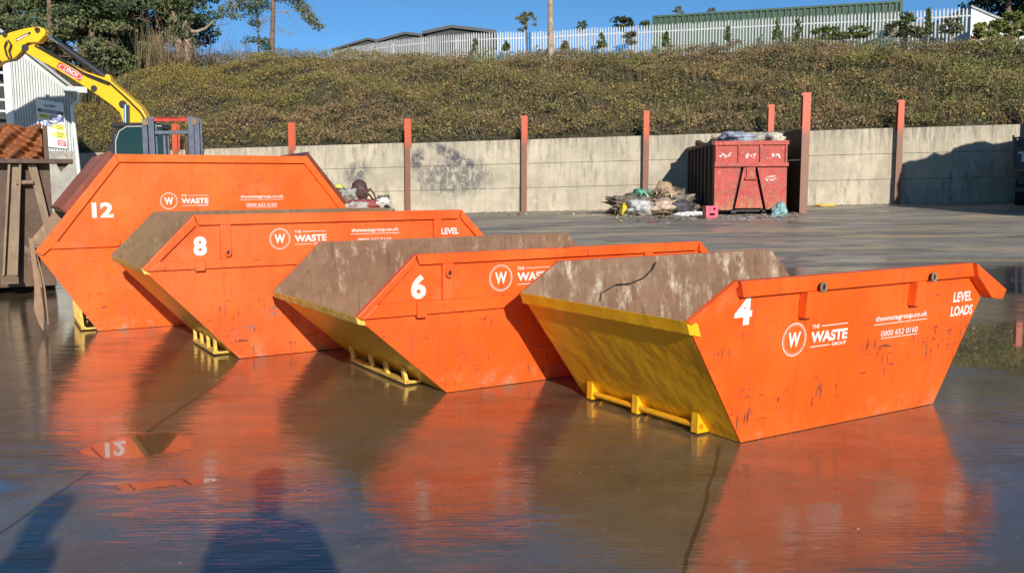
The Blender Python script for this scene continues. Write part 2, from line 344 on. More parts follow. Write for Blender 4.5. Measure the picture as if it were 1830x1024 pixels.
def tint_mat(name, rough=.7, trans=.25, gain=1.):
    t = NT(name); a = t.n.new('ShaderNodeAttribute'); a.attribute_name = 'tint'
    c = a.outputs['Color']; t.fin(c, rough, None, 0, .2)
    if trans:
        tr = t.n.new('ShaderNodeBsdfTranslucent'); t.link(c, tr.inputs[0]); mx = t.n.new('ShaderNodeMixShader'); mx.inputs[0].default_value = trans
        t.link(t.b.outputs[0], mx.inputs[1]); t.link(tr.outputs[0], mx.inputs[2]); t.link(mx.outputs[0], t.n['Material Output'].inputs[0])
    return t.mat
M['leaf'] = tint_mat('leaves'); M['bark'] = simple('pine_bark', (.20, .13, .09), .9, 0, .35, 5, .6, (.08, .06, .045), .4)
M['bark_grey'] = simple('grey_bark', (.26, .21, .17), .9, 0, .3, 6, .4); M['soil'] = simple('bank_soil', (.075, .058, .032), 1, 0, .4, 1.5, .5, (.04, .045, .015), .4)

# ------------------------------------------------------------------ terrain
WD = Vector((math.cos(R(6.6)), -math.sin(R(6.6)), 0)); WO = Vector((-1.7, 37, 0))
def sstep(a, b, v): t = min(1, max(0, (v-a)/(b-a))); return t*t*(3-2*t)
def gz(x, y):
    g = min(1.3, max(.25, .47+.4*(x+1.7)/20.6))
    t = (y-12.5)/24.
    return 0. if t <= 0 else g*(min(t, 1.2)**1.25)
def on_ground(px, py):
    a, b = px-CX, py-CY; d = fw*F_PX+rt*a-up*b; o = Vector((0, 0, CAM_H)); k = .5
    lo, hi = .0005, .06
    for _ in range(60):
        k = (lo+hi)/2; p = o+d*k
        if p.z > gz(p.x, p.y): lo = k
        else: hi = k
    return o+d*k
xs = np.concatenate([np.linspace(-260, -40, 8), np.linspace(-36, 44, 81), np.linspace(50, 300, 8)])
ys = np.concatenate([np.linspace(-60, 11, 12), np.linspace(12, 45, 67), np.linspace(50, 400, 10)])
V = np.array([(x, y, gz(x, y)) for y in ys for x in xs]); nx = len(xs)
Fq = np.array([(j*nx+i, j*nx+i+1, (j+1)*nx+i+1, (j+1)*nx+i) for j in range(len(ys)-1) for i in range(nx-1)])
tag(np_mesh('yard_ground', V, Fq, M['ground'], smooth=True), 'wet brown concrete yard with puddles', None, None, 'structure')

def wall_top(px):      # photo line of the wall's top edge, on the wall plane
    return 252-(px-840)*.031
def wall_pt(px, py):
    a, b = px-CX, py-CY; d = fw*F_PX+rt*a-up*b; n = Vector((-WD.y, WD.x, 0)); o = Vector((0, 0, CAM_H))
    return o+d*((WO-o).dot(n)/d.dot(n))
NW = Vector((-WD.y, WD.x, 0))

# crest of the bank: photo column, row, distance
CR = [(-900, 190, 44), (-300, 175, 46), (0, 165, 50), (140, 150, 53), (230, 131, 56), (300, 114, 59), (400, 101, 61), (470, 92, 62), (520, 85, 62), (600, 90, 61), (700, 93, 58), (850, 93, 55), (1000, 89, 54), (1200, 82, 51), (1400, 70, 47.5), (1500, 65, 46), (1600, 67, 45), (1830, 69, 43.5), (2100, 70, 42), (2900, 75, 38)]
crp = [at(*c) for c in CR]
def crest(s):          # s in wall metres along WD
    us = [(p-WO).dot(WD) for p in crp]
    for i in range(len(us)-1):
        if us[i] <= s <= us[i+1] or (i == 0 and s < us[0]) or (i == len(us)-2):
            k = (s-us[i])/(us[i+1]-us[i]); return crp[i].lerp(crp[i+1], k)
def wtop_z(s):
    p = WO+WD*s; px = CX+p.x/p.y*F_PX*1.0; return wall_pt(px, wall_top(px)).z
def bump2(x, y): return 1.15*(.28*math.sin(x*.9+y*.6)+.22*math.sin(x*.43-y*1.1+1)+.16*math.sin(x*1.9+y*1.7+2)+.10*math.sin(x*3.1-y*2.3))
def bank_pt(s, t):
    c = crest(s)-Vector((0, 0, .58)); sc = (c-WO).dot(WD); b = WO+WD*s+NW*.35; b.z = wtop_z(s)-.10
    if t <= 1:
        p = b.lerp(c, t); p.z = b.z+(c.z-b.z)*(t**.86); p.z += bump2(p.x, p.y)*min(1, t*5)*min(1, (1-t)*3+.12)
    else:
        p = c+NW*(t-1)*20; p.z = c.z-.5*min(1, (t-1)*5)-.0*(t-1)
    return p
S_ = np.linspace(-42, 44, 130); T_ = np.concatenate([np.linspace(0, 1, 26), [1.05, 1.2, 1.6, 2.5, 4.5]])
V = np.array([tuple(bank_pt(s, t)) for t in T_ for s in S_]); nx = len(S_)
Fq = np.array([(j*nx+i, j*nx+i+1, (j+1)*nx+i+1, (j+1)*nx+i) for j in range(len(T_)-1) for i in range(nx-1)])
tag(np_mesh('bank_terrain', V, Fq, M['soil'], smooth=True), 'earth bank rising behind the concrete wall', None, None, 'structure')

def pnoise(x, y, sd=0):
    return (np.sin(x*.31+sd)+np.sin(y*.43+x*.17+sd*2)+np.sin(x*.83-y*.61+sd*3)+.6*np.sin(x*1.7+y*1.3+sd)+.5*np.sin(x*2.9-y*2.1+sd*5))/4.1
def leaf_quads(P, size, up_bias=.4, aspect=1.0, rs=rng, front=0.):
    n = len(P); N = rs.normal(size=(n, 3)); N[:, 2] += up_bias; N[:, 1] -= front; N /= np.linalg.norm(N, axis=1)[:, None]
    A = np.cross(N, rs.normal(size=(n, 3))); A /= np.linalg.norm(A, axis=1)[:, None]; B = np.cross(N, A)
    s = size[:, None] if np.ndim(size) else size
    V = np.stack([P-A*s*.5, P+B*s*.36*aspect, P+A*s*.5, P-B*s*.36*aspect], 1).reshape(-1, 3)
    return V, np.arange(n*4).reshape(n, 4)
def blades(P, h, w, lean=.3, rs=rng):
    n = len(P); a = rs.uniform(0, 2*math.pi, n); D = np.stack([np.cos(a), np.sin(a), np.zeros(n)], 1)*w[:, None]*.5
    L = rs.normal(size=(n, 3))*lean; L[:, 2] = 1; L /= np.linalg.norm(L, axis=1)[:, None]
    T = P+L*h[:, None]
    V = np.stack([P-D, P+D, T+D*.3, T-D*.3], 1).reshape(-1, 3); return V, np.arange(n*4).reshape(n, 4)

# vegetation on the bank (bramble, dry stems, grass): uncountable
grid = V.reshape(len(T_), nx, 3)[:26]
def bank_sample(n, tlo=0, thi=1.0):
    i = rng.uniform(8, nx-1.01, n); j = rng.uniform(tlo*25, thi*24.99, n); i0 = i.astype(int); j0 = j.astype(int); fi = (i-i0)[:, None]; fj = (j-j0)[:, None]
    p = (grid[j0, i0]*(1-fi)+grid[j0, i0+1]*fi)*(1-fj)+(grid[j0+1, i0]*(1-fi)+grid[j0+1, i0+1]*fi)*fj
    return p, j/25
P, tt = bank_sample(420000)
pn = pnoise(P[:, 0]*1.0, P[:, 1]*1.3, 1); pn2 = pnoise(P[:, 0]*.6, P[:, 1]*.8+P[:, 2]*.5, 4)
left = np.clip((2-P[:, 0])/22, 0, 1)[:, None]
clmp = np.abs(np.sin(P[:, 0]*1.9+np.sin(P[:, 1]*2.3)*1.4)*np.sin(P[:, 1]*1.7+P[:, 2]*1.5+np.sin(P[:, 0]*1.3)*1.6))
hgt = rng.uniform(0, .34, len(P))*(1+.8*np.clip(pn, -1, 1))+.34*clmp**.7*rng.uniform(.5, 1, len(P)); P[:, 2] += hgt
u = rng.random((len(P), 1))
G = np.array([.165, .15, .05]); Yl = np.array([.36, .26, .055]); Br = np.array([.27, .175, .10]); Dk = np.array([.085, .085, .035]); St = np.array([.36, .28, .17]); Gr = np.array([.20, .215, .07])
col = np.where(u < .40, G, np.where(u < .72, Br, np.where(u < .90, Dk, Yl)))*1.0
k = np.clip(left*(.75+.6*pn2[:, None]), 0, .85); col = col*(1-k)+k*(Yl*.72+G*.28)*rng.uniform(.55, 1.15, (len(P), 1))
kg = np.clip((pn2[:, None]-.05)*3.0, 0, .85)*(1-left); col = col*(1-kg)+kg*Gr
kb = np.clip((-pn[:, None]-.05)*3.0, 0, .8); col = col*(1-kb)+kb*(Br*.85+Dk*.15)
cxx = np.floor(P[:, 0]/.95+.9*np.sin(P[:, 1]*1.7+P[:, 2])); cyy = np.floor((P[:, 1]+P[:, 2]*.6)/1.25+.8*np.sin(P[:, 0]*1.3)); hsh = np.abs(np.sin(cxx*12.9898+cyy*78.233)*43758.5453) % 1; hs2 = np.abs(np.sin(cxx*39.34+cyy*11.135)*23421.63) % 1
pl_ = np.array([[.15, .16, .05], [.10, .12, .04], [.24, .15, .08], [.31, .23, .12], [.075, .08, .035], [.19, .20, .06], [.27, .19, .07], [.20, .125, .075]])
kk = (.12+.38*hs2)[:, None]*(1-.45*left); col = col*(1-kk)+kk*pl_[(hsh*8).astype(int) % 8]*1.1; P[:, 2] += .22*hs2*(hsh > .5)
col *= rng.uniform(.55, 1.4, (len(P), 1))*(.86+.44*clmp[:, None])  # hollows between clumps tinted darker, shade put into the leaf colour
V1, F1 = leaf_quads(P, (.035+.10*rng.random(len(P))**1.8), .6, 1., rng, 1.0)
c1 = np.repeat(col, 4, 0)
P2, t2 = bank_sample(30000); keep = (pnoise(P2[:, 0]*1.2, P2[:, 1]*1.5, 9)+.9*(1-t2)*.6-.25*np.clip(-P2[:, 0]/15, 0, 1) > .05); P2 = P2[keep]; P2[:, 2] += rng.uniform(0, .25, len(P2))
c2 = np.where(rng.random((len(P2), 1)) < .55, St, Gr*1.15)*rng.uniform(.5, 1.25, (len(P2), 1))
V2, F2 = blades(P2, rng.uniform(.25, .8, len(P2)), rng.uniform(.008, .018, len(P2)), .5)
P3, t3 = bank_sample(2600, .86, 1.0); V3, F3 = blades(P3, rng.uniform(.3, 1.0, len(P3)), rng.uniform(.012, .03, len(P3)), .4); c3 = np.where(rng.random((len(P3), 1)) < .5, St*.8, G)*rng.uniform(.5, 1.2, (len(P3), 1))
VV = np.vstack([V1, V2, V3]); FF = np.vstack([F1, F2+len(V1), F3+len(V1)+len(V2)])
tag(np_mesh('bank_undergrowth', VV, FF, M['leaf'], col=np.vstack([c1, np.repeat(c2, 4, 0), np.repeat(c3, 4, 0)])), 'brambles, dry stems and rough grass covering the bank', 'undergrowth', None, 'stuff')

# ------------------------------------------------------------------ retaining wall and posts
POSTS = [(112, 228), (318, 222), (524, 220), (730, 213), (937, 208), (1153, 199), (1373, 188), (1602, 180), (1829, 172), (2063, 164)]
wall = thing('retaining_wall', 'long stained pale concrete retaining wall of stacked panels under the bank', 'wall', tuple(WO))
bounds = [wall_pt(-100, 300)]+[wall_pt(px, 300) for px, _ in POSTS]
us = [(b-WO).dot(WD) for b in bounds]
for i in range(len(us)-1):
    mb = MB(); a, b = us[i], us[i+1]
    for c in range(3):
        pa, pb = WO+WD*a, WO+WD*b
        ta, tb = wtop_z(a), wtop_z(b); ga, gb = gz(pa.x, pa.y)-.4, gz(pb.x, pb.y)-.4
        base_a, base_b = gz(pa.x, pa.y)-.02, gz(pb.x, pb.y)-.02
        la = base_a+(ta-base_a)*c/3; lb = base_b+(tb-base_b)*c/3; ha = base_a+(ta-base_a)*(c+1)/3; hb = base_b+(tb-base_b)*(c+1)/3
        if c == 0: la, lb = ga, gb
        off = [-.0, .012, -.008][(i+c) % 3]; g_ = .012
        j1, j2 = random.uniform(-.02, .02), random.uniform(-.02, .02)
        q = [WD*(a+.01)+NW*off+Vector((0, 0, la)), WD*(b-.01)+NW*off+Vector((0, 0, lb)), WD*(b-.01)+NW*off+Vector((0, 0, hb-g_+(j1 if c == 2 else 0))), WD*(a+.01)+NW*off+Vector((0, 0, ha-g_+(j2 if c == 2 else 0)))]
        mb.prism(q, NW*(.22-off))
    mb.prism([WD*a+NW*.2+Vector((0, 0, ga)), WD*b+NW*.2+Vector((0, 0, gb)), WD*b+NW*.2+Vector((0, 0, tb-.1)), WD*a+NW*.2+Vector((0, 0, ta-.1))], NW*.14)
    mb.build('wall_panel', M['concrete'], wall, bevel=.008)
PL = ['far left orange steel post glimpsed behind the shed end', 'orange steel post seen through the forklift mast', 'orange steel post behind the rim of skip 12', 'rusty orange post left of the soot-blackened wall panel', 'rusty orange post right of the soot-blackened wall panel',
      'orange steel post behind the heap with the green bag', 'short orange steel post behind the red container', 'orange steel post in the wall between the divider and the truck', 'orange steel post at the right frame edge above the truck', 'orange steel post beyond the truck']
def hpost(name, label, loc, h, rz, w=.22, d=.24, lean=0):
    t = thing(name, label, 'post', loc, rz, 'orange steel posts holding the wall panels')
    t.rotation_euler = (0, lean, rz)
    mb = MB(); mb.b2((-w/2, -d, -.4), (w/2, -d+.022, h)); mb.build('front_flange', M['post'], t, .003)
    mb = MB(); mb.b2((-.01, -d+.022, -.4), (.01, -.005, h-.002)); mb.b2((-w/2, -.005, 1.0), (w/2, .012, h-.001)) if False else None
    mb.build('web', M['post'], t)
    mb = MB(); mb.b2((-w/2, -.005, h-1.1), (w/2, .012, h)); mb.build('back_flange', M['post'], t)
for (px, py), lb in zip(POSTS[1:9], PL[1:9]):
    b = wall_pt(px, 300); g = gz(b.x, b.y); top = wall_pt(px, py).z
    p = b-NW*.02; hpost('wall_post', lb, (p.x, p.y, g), top-g, -R(6.6), lean=R(.6))
# divider wall running out from the main wall, with its end post
dn = at(1434, 300, 31.2); df = wall_pt(1378, 300); gn = gz(dn.x, dn.y)
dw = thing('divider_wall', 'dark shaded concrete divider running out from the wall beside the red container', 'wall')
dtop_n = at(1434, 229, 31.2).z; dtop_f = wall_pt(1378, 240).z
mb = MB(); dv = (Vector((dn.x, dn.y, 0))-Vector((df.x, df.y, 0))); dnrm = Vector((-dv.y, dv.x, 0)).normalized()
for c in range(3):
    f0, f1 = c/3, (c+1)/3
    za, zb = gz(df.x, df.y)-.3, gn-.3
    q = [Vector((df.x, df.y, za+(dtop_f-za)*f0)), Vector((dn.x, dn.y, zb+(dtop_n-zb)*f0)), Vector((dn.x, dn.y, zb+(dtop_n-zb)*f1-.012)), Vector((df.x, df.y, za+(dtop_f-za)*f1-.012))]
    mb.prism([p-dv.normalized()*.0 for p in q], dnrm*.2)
mb.build('wall_panel', M['steel_brown_and_shade'], dw, .006)  # dark brown stands in for the shade on this concrete
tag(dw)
hpost('wall_post', 'tall orange steel post ending the dark divider, right of the red container', (dn.x, dn.y, gn), at(1436, 167, 31.2).z-gn, -R(3), .26, .24, R(.6))

# ------------------------------------------------------------------ lettering
def text_mb(mb, s, x0_, z0, w, h, y, bold=.0, m=0, shear=0., mirror=False):
    cu = bpy.data.curves.new('t', 'FONT'); cu.body = s; cu.size = 1; cu.offset = bold; cu.resolution_u = 4; cu.shear = shear
    ob = bpy.data.objects.new('t', cu); C.objects.link(ob); bpy.context.view_layer.update()
    dg = bpy.context.evaluated_depsgraph_get(); me = bpy.data.meshes.new_from_object(ob.evaluated_get(dg))
    bm = bmesh.new(); bm.from_mesh(me); bmesh.ops.triangulate(bm, faces=bm.faces)
    vs = np.array([v.co[:] for v in bm.verts]); lo, hi = vs.min(0), vs.max(0)
    pts = [(x0_+(v[0]-lo[0])/(hi[0]-lo[0])*w, y, z0+(v[1]-lo[1])/(hi[1]-lo[1])*h) for v in vs]
    fs = [tuple(v.index for v in f.verts) for f in bm.faces]; bm.free()
    bpy.data.objects.remove(ob); bpy.data.curves.remove(cu); bpy.data.meshes.remove(me)
    a, b, c = [Vector(pts[i]) for i in fs[0]]
    if (b-a).cross(c-a).y > 0: fs = [f[::-1] for f in fs]
    mb.add(pts, fs, m)
def ring_mb(mb, cx, cz, r0, r1, y, n=48, dash=False):
    for k in range(n):
        if dash and k % 2: continue
        a, b = 2*math.pi*k/n, 2*math.pi*(k+1)/n
        mb.add([(cx+r0*math.cos(a), y, cz+r0*math.sin(a)), (cx+r1*math.cos(a), y, cz+r1*math.sin(a)), (cx+r1*math.cos(b), y, cz+r1*math.sin(b)), (cx+r0*math.cos(b), y, cz+r0*math.sin(b))], [(0, 1, 2, 3)])
def rect_mb(mb, xa, za, xb, zb, y, m=0): mb.add([(xa, y, za), (xb, y, za), (xb, y, zb), (xa, y, zb)], [(0, 1, 2, 3)], m)

# ------------------------------------------------------------------ skips
SK = {
'4': dict(x0=1.255, y0=4.719, yaw=.542, W=1.605, b=1.652, m1=(-.450, .699), t1=(-.144, .885), t2=(1.806, .885), m2=(2.01, .662), tp=.082),
'6': dict(x0=-.436, y0=6.055, yaw=.538, W=1.817, b=1.956, m1=(-.639, .568), t1=(-.229, .945), t2=(2.199, .945), m2=(2.595, .568), tp=.02),
'8': dict(x0=-2.215, y0=7.381, yaw=.542, W=1.697, b=1.712, m1=(-.719, .778), t1=(-.321, 1.179), t2=(2.038, 1.179), m2=(2.431, .778), tp=.033),
'12': dict(x0=-4.063, y0=8.932, yaw=.511, W=1.89, b=2.341, m1=(-.509, .812), t1=(.231, 1.732), t2=(2.132, 1.732), m2=(2.85, .812), tp=.051)}
def skip(k, label, orange, rust, cfg):
    q = SK[k]; H = q['t1'][1]; tp = q['tp']; W = q['W']
    root = thing('waste_skip', label, 'skip', (q['x0'], q['y0'], 0), q['yaw'], 'orange waste skips in a row')
    def P(s, z, side=0, out=0.):
        t = tp*(1-z/H); return Vector((s, t-out if side == 0 else W-t+out, z))
    def band(mb, poly, side, e, m=0):
        pts = [P(s, z, side) for s, z in poly]; sg = -1 if side == 0 else 1
        mb.prism([p+Vector((0, sg*.001, 0)) for p in pts], Vector((0, sg*e, 0)), m)
    outl = [(0, .004), (q['b'], .004), q['m2'], q['t2'], q['t1'], q['m1']]
    for side in (0, 1):
        sg = 1 if side == 0 else -1
        mb = MB(); mb.prism([P(s, z, side) for s, z in outl], Vector((0, sg*.012, 0)), 0, 1)
        o = mb.build('side_panel', [M[orange], M[rust]], root)
        # rim band, belt and frame
        mb = MB()
        for poly, e in cfg['bands']:
            if side == 1 and k == '4' and e == .07: continue
            band(mb, poly, side, e)
        mb.build('rim_frame', M[orange], root, .004)
    # ends
    yb = 0; yl = tp; m1, m2 = q['m1'], q['m2']; lip = cfg.get('lip', .035)
    fr = Vector((m1[0]-0, 0, m1[1])).normalized()
    def endplate(b, m, name, mat, sgn):
        a0, a1 = P(b, .004, 0), P(b, .004, 1); c1, c0 = P(m[0], m[1], 1), P(m[0], m[1], 0)
        k_ = 1-lip*.9/m[1]; c0 = a0.lerp(c0, k_); c1 = a1.lerp(c1, k_)
        a0.y += .0125; a1.y -= .0125; c0.y += .0125; c1.y -= .0125
        n = (a1-a0).cross(c0-a0).normalized(); n = n if n.x*sgn < 0 else -n
        mb = MB(); mb.prism([a0, a1, c1, c0], n*.012, 0, 1)
        return mb.build(name, [mat, M[rust]], root), n
    o, n = endplate(0, m1, 'front_end_panel', M[cfg['endmat']], -1)
    endplate(q['b'], m2, 'rear_end_panel', M[cfg['endmat']], 1)
    mb = MB(); mb.b2((.01, tp+.014, .006), (q['b']-.01, W-tp-.014, .02)); mb.build('floor_plate', M[rust], root)
    # lips: box section along the open end
    for m, sgn, nm in ((m1, 1, 0), (m2, -1, 1)):
        tt_ = tp*(1-m[1]/H); mb = MB(); d = Vector((-sgn*.30, 0, 1)).normalized() if cfg.get('liptilt') else Vector((0, 0, 1))
        ins = -.004 if sgn > 0 else .0135; p = Vector((m[0], tt_+ins, m[1])); w_ = Vector((sgn*lip, 0, -lip*.22)); dd = Vector((sgn*lip*.30, 0, -lip*.95))
        mb.prism([p, p+w_, p+w_+dd, p+dd], Vector((0, W-2*tt_-2*ins, 0)))
        mb.build('end_lip', M[cfg['lipmat'] if sgn > 0 else orange], root, .004)
    # lifting bar under the front end
    e, zt, gs, gw, br = cfg['bar']
    def slope_s(z): return m1[0]*z/m1[1]
    for gt in gs:
        mb = MB(); y0_ = tp+gt*(W-2*tp)
        if cfg.get('wedge'):
            mb.prism([(-.002, y0_, .01), (-e, y0_, .01), (slope_s(zt)-.002, y0_, zt)], (0, gw, 0))
        else:
            mb.prism([(-e, y0_, .02), (-e-.03, y0_, .02), (slope_s(zt)-.025, y0_, zt+.02), (slope_s(zt), y0_, zt)], (0, gw, 0))
        mb.build('gusset', M[cfg['barmat']], root, .003)
    mb = MB(); ya, yb_ = tp+gs[0]*(W-2*tp), tp+gs[-1]*(W-2*tp)+gw
    if cfg.get('wedge'): mb.tube((-e*.72, ya, .045), (-e*.72, yb_, .045), br, n=12)
    else: mb.b2((-e-.034, ya, .012), (-e+.012, yb_, .012+2*br)); mb.b2((-e, ya, .012), (0, ya+.03, .03)); mb.b2((-e, yb_-.03, .012), (0, yb_, .03))
    mb.build('lifting_bar', M[cfg['barmat']], root, .003)
    for s, z, e in cfg['lugs']:
        mb = MB(); y0_ = -e
        n_ = 18; r = .024
        for i in range(n_):
            a, b = 2*math.pi*i/n_, 2*math.pi*(i+1)/n_
            mb.tube((s+r*math.cos(a)*.8, y0_-.022, z+r*math.sin(a)), (s+r*math.cos(b)*.8, y0_-.022, z+r*math.sin(b)), .008, n=6)
        lg = mb.build('lifting_lug', M[cfg.get('lugmat', orange)], root)
        mb = MB(); mb.tube((s+.004, y0_-.001, z), (s+.004, y0_-.016, z), .019, .018, 12); mb.build('lug_socket', M['black_hole'], lg)
    return root, P
def logo(root, y, cx, cz, sc=1., only=None):
    mb = MB(); ring_mb(mb, cx, cz, .087*sc, .092*sc, y, 56); ring_mb(mb, cx, cz, .078*sc, .081*sc, y, 60, True)
    text_mb(mb, 'W', cx-.048*sc, cz-.042*sc, .096*sc, .084*sc, y, .035)
    mb.build('round_emblem', M['white'], root)
    mb = MB(); ox = cx
    text_mb(mb, 'THE', ox+.134*sc, cz+.048*sc, .058*sc, .022*sc, y, .02)
    rect_mb(mb, ox+.205*sc, cz+.056*sc, ox+.425*sc, cz+.0605*sc, y)
    text_mb(mb, 'WASTE', ox+.132*sc, cz-.032*sc, .298*sc, .062*sc, y, .04)
    text_mb(mb, 'GROUP', ox+.305*sc, cz-.062*sc, .12*sc, .019*sc, y, .02)
    rect_mb(mb, ox+.134*sc, cz-.056*sc, ox+.292*sc, cz-.0515*sc, y)
    mb.build('lettering', M['white'], root)
def contact(root, y, xa, za, w, sc=1.):
    mb = MB(); text_mb(mb, 'thewastegroup.co.uk', xa, za-.008, w, .040*sc, y, .022)
    rect_mb(mb, xa-.008, za-.020, xa+w+.003, za-.0155, y)
    text_mb(mb, '0800 652 0160', xa+w*.13, za-.092*sc, w*.71, .034*sc, y, .012)
    rect_mb(mb, xa+w*.14, za-.106*sc, xa+w*.84, za-.1015*sc, y); mb.build('lettering', M['white'], root)
def number(root, y, s, xa, za, w, h, bold=.045):
    mb = MB(); text_mb(mb, s, xa, za, w, h, y, bold); mb.build('number', M['white'], root)
def ty(k, z):  # paint sits 2.5 mm proud of the tapered side
    q = SK[k]; return q['tp']*(1-z/q['t1'][1])-.0025
def lean_letters(root, k):   # tilt decals with the tapered side: shear y by z
    q = SK[k]; sl = q['tp']/q['t1'][1]
    for o in root.children:
        if o.name.split('.')[0] in ('round_emblem', 'lettering', 'number'):
            for v in o.data.vertices: v.co.y = q['tp']-sl*v.co.z-.0025+(v.co.y)

# skip 4
q = SK['4']
cfg4 = dict(bands=[([(-.115, .800), (1.842, .800), (1.806, .885), (-.144, .885)], .045),
                   ([(1.846, .800), (2.02, .655), (2.135, .640), (2.165, .700), (1.81, .885)], .07),
                   ([(-.452, .695), (-.425, .678), (-.118, .862), (-.146, .883)], .018),
                   ([(.345, .655), (.425, .655), (.425, .799), (.345, .799)], .055), ([(1.275, .655), (1.36, .655), (1.36, .799), (1.275, .799)], .055)],
            lip=.075, endmat='yellow', lipmat='yellow', bar=(.088, .125, (.165, .53, .85), .056, .018), wedge=True, barmat='yellow',
            lugs=[(.44, .82, .046), (1.395, .822, .046)], lugmat='steel_tan')
r4, _ = skip('4', 'nearest orange skip with a white number 4 and a yellow shaded end', 'orange4', 'rust4', cfg4)
number(r4, 0, '4', -.128, .647, .125, .147); logo(r4, 0, .335, .534); contact(r4, 0, 1.0, .577, .478)
mb = MB(); text_mb(mb, 'LEVEL', 1.722, .641, .190, .062, 0, .03); mb.build('lettering', M['white'], r4); mb = MB(); text_mb(mb, 'LOADS', 1.712, .553, .222, .062, 0, .03); mb.build('lettering', M['white'], r4); lean_letters(r4, '4')
mb = MB(); q4 = SK['4']
def far4(px, py):
    a, b = px-CX, py-CY; d = fw*F_PX+rt*a-up*b; c, s_ = math.cos(q4['yaw']), math.sin(q4['yaw'])
    def L_(p): X_, Y_ = p.x-q4['x0'], p.y-q4['y0']; return Vector((X_*c+Y_*s_, -X_*s_+Y_*c, p.z))
    o = L_(Vector((0, 0, CAM_H))); e = L_(Vector((0, 0, CAM_H))+d)-o; k = (q4['W']-.055-o.y)/e.y; return o+e*k
mb.path([far4(900+x/3.978, 430+y/3.978) for x, y in ((1085, 150), (1062, 200), (1000, 262), (900, 305), (800, 312), (735, 350), (695, 372), (688, 425))], .005, 6, 0, .003); mb.build('crease', M['black_hole'], r4)
# skip 6
cfg6 = dict(bands=[([(-.20, .876), (2.165, .876), (2.199, .945), (-.229, .945)], .034),
                   ([(-.639, .568), (-.60, .545), (-.505, .635), (-.497, .640), (-.241, .874), (-.229, .945)], .034),
                   ([(-.598, .550), (2.45, .550), (2.40, .636), (-.503, .636)], .034),
                   ([(-.036, .637), (.045, .637), (.045, .875), (-.036, .875)], .034),
                   ([(1.66, .637), (1.73, .637), (1.73, .875), (1.66, .875)], .034),
                   ([(2.595, .568), (2.199, .945), (2.199, .876), (2.20, .87), (2.46, .637), (2.455, .56)], .034)],
            lip=.055, endmat='yellow', lipmat='yellow_dirty', bar=(.11, .12, (.20, .38, .54, .76), .045, .012), barmat='yellow_dirty', lugs=[(.0, .813, .036)])
r6, _ = skip('6', 'orange skip with a white number 6, behind the nearest skip', 'orange6', 'rust6', cfg6)
mb = MB(); mb.b2((-.235, -.058, .535), (-.170, -.02, .632)); mb.build('tab', M['orange6'], r6, .003)
number(r6, 0, '6', -.254, .650, .108, .160); logo(r6, 0, .421, .754, .98); contact(r6, 0, 1.08, .80, .47)
mb = MB(); text_mb(mb, 'LEVEL', 1.78, .79, .19, .06, 0, .03); mb.build('lettering', M['white'], r6); mb = MB(); text_mb(mb, 'LOADS', 1.78, .70, .23, .06, 0, .03); mb.build('lettering', M['white'], r6); lean_letters(r6, '6')
# skip 8
cfg8 = dict(bands=[([(-.29, 1.098), (2.00, 1.098), (2.038, 1.179), (-.321, 1.179)], .034),
                   ([(-.719, .778), (-.68, .752), (-.583, .835), (-.310, 1.096), (-.321, 1.179)], .034),
                   ([(-.675, .755), (2.35, .748), (2.29, .826), (-.59, .826)], .03),
                   ([(-.126, .827), (-.043, .827), (-.043, 1.097), (-.126, 1.097)], .034),
                   ([(1.758, .827), (1.832, .827), (1.832, 1.097), (1.758, 1.097)], .034),
                   ([(2.431, .778), (2.038, 1.179), (2.03, 1.10), (2.32, .80), (2.39, .75)], .034)],
            lip=.048, endmat='yellow', lipmat='yellow_dirty', bar=(.11, .125, (.16, .31, .46, .62), .035, .012), barmat='yellow_dirty', lugs=[(-.078, .875, .034)])
r8, _ = skip('8', 'orange skip with a white number 8 and a scraped patch low on its side', 'orange8', 'rust8', cfg8)
mb = MB(); mb.b2((-.332, -.052, .742), (-.258, -.01, .824)); mb.build('tab', M['orange8'], r8, .003)
number(r8, 0, '8', -.331, .857, .103, .152); logo(r8, 0, .36, .968, .93); contact(r8, 0, .984, 1.005, .44, .95)
mb = MB(); text_mb(mb, 'LEVEL', 1.845, .958, .175, .058, 0, .03); mb.build('lettering', M['white'], r8); mb = MB(); text_mb(mb, 'LOADS', 1.845, .872, .20, .058, 0, .03); mb.build('lettering', M['white'], r8); lean_letters(r8, '8')
# skip 12
cfg12 = dict(bands=[([(.263, 1.655), (2.103, 1.655), (2.132, 1.732), (.231, 1.732)], .034),
                    ([(-.509, .812), (-.448, .772), (-.384, .829), (-.317, .902), (.262, 1.654), (.230, 1.731)], .034),
                    ([(-.382, .829), (.205, .832), (.235, .85), (.238, .900), (-.315, .900)], .034),
                    ([(2.85, .812), (2.132, 1.731), (2.104, 1.654), (2.69, .90), (2.78, .79)], .034)],
             lip=.04, endmat='rust12', lipmat='rust12', bar=(.11, .20, (.06, .16, .26, .36, .46, .56), .03, .014), barmat='yellow_dirty', lugs=[])
r12, P12 = skip('12', 'tallest orange skip with a white number 12 and closed reddish end lids', 'orange12', 'rust12', cfg12)
number(r12, 0, '12', .000, 1.117, .192, .148); logo(r12, 0, .713, 1.271, .90); contact(r12, 0, 1.425, 1.293, .45, .95); lean_letters(r12, '12')
mb = MB(); mb.tube((.215, -.004+.02, 1.60), (.215, .02, .92), .004); mb.build('weld_seam', M['orange12'], r12)
W = SK['12']['W']
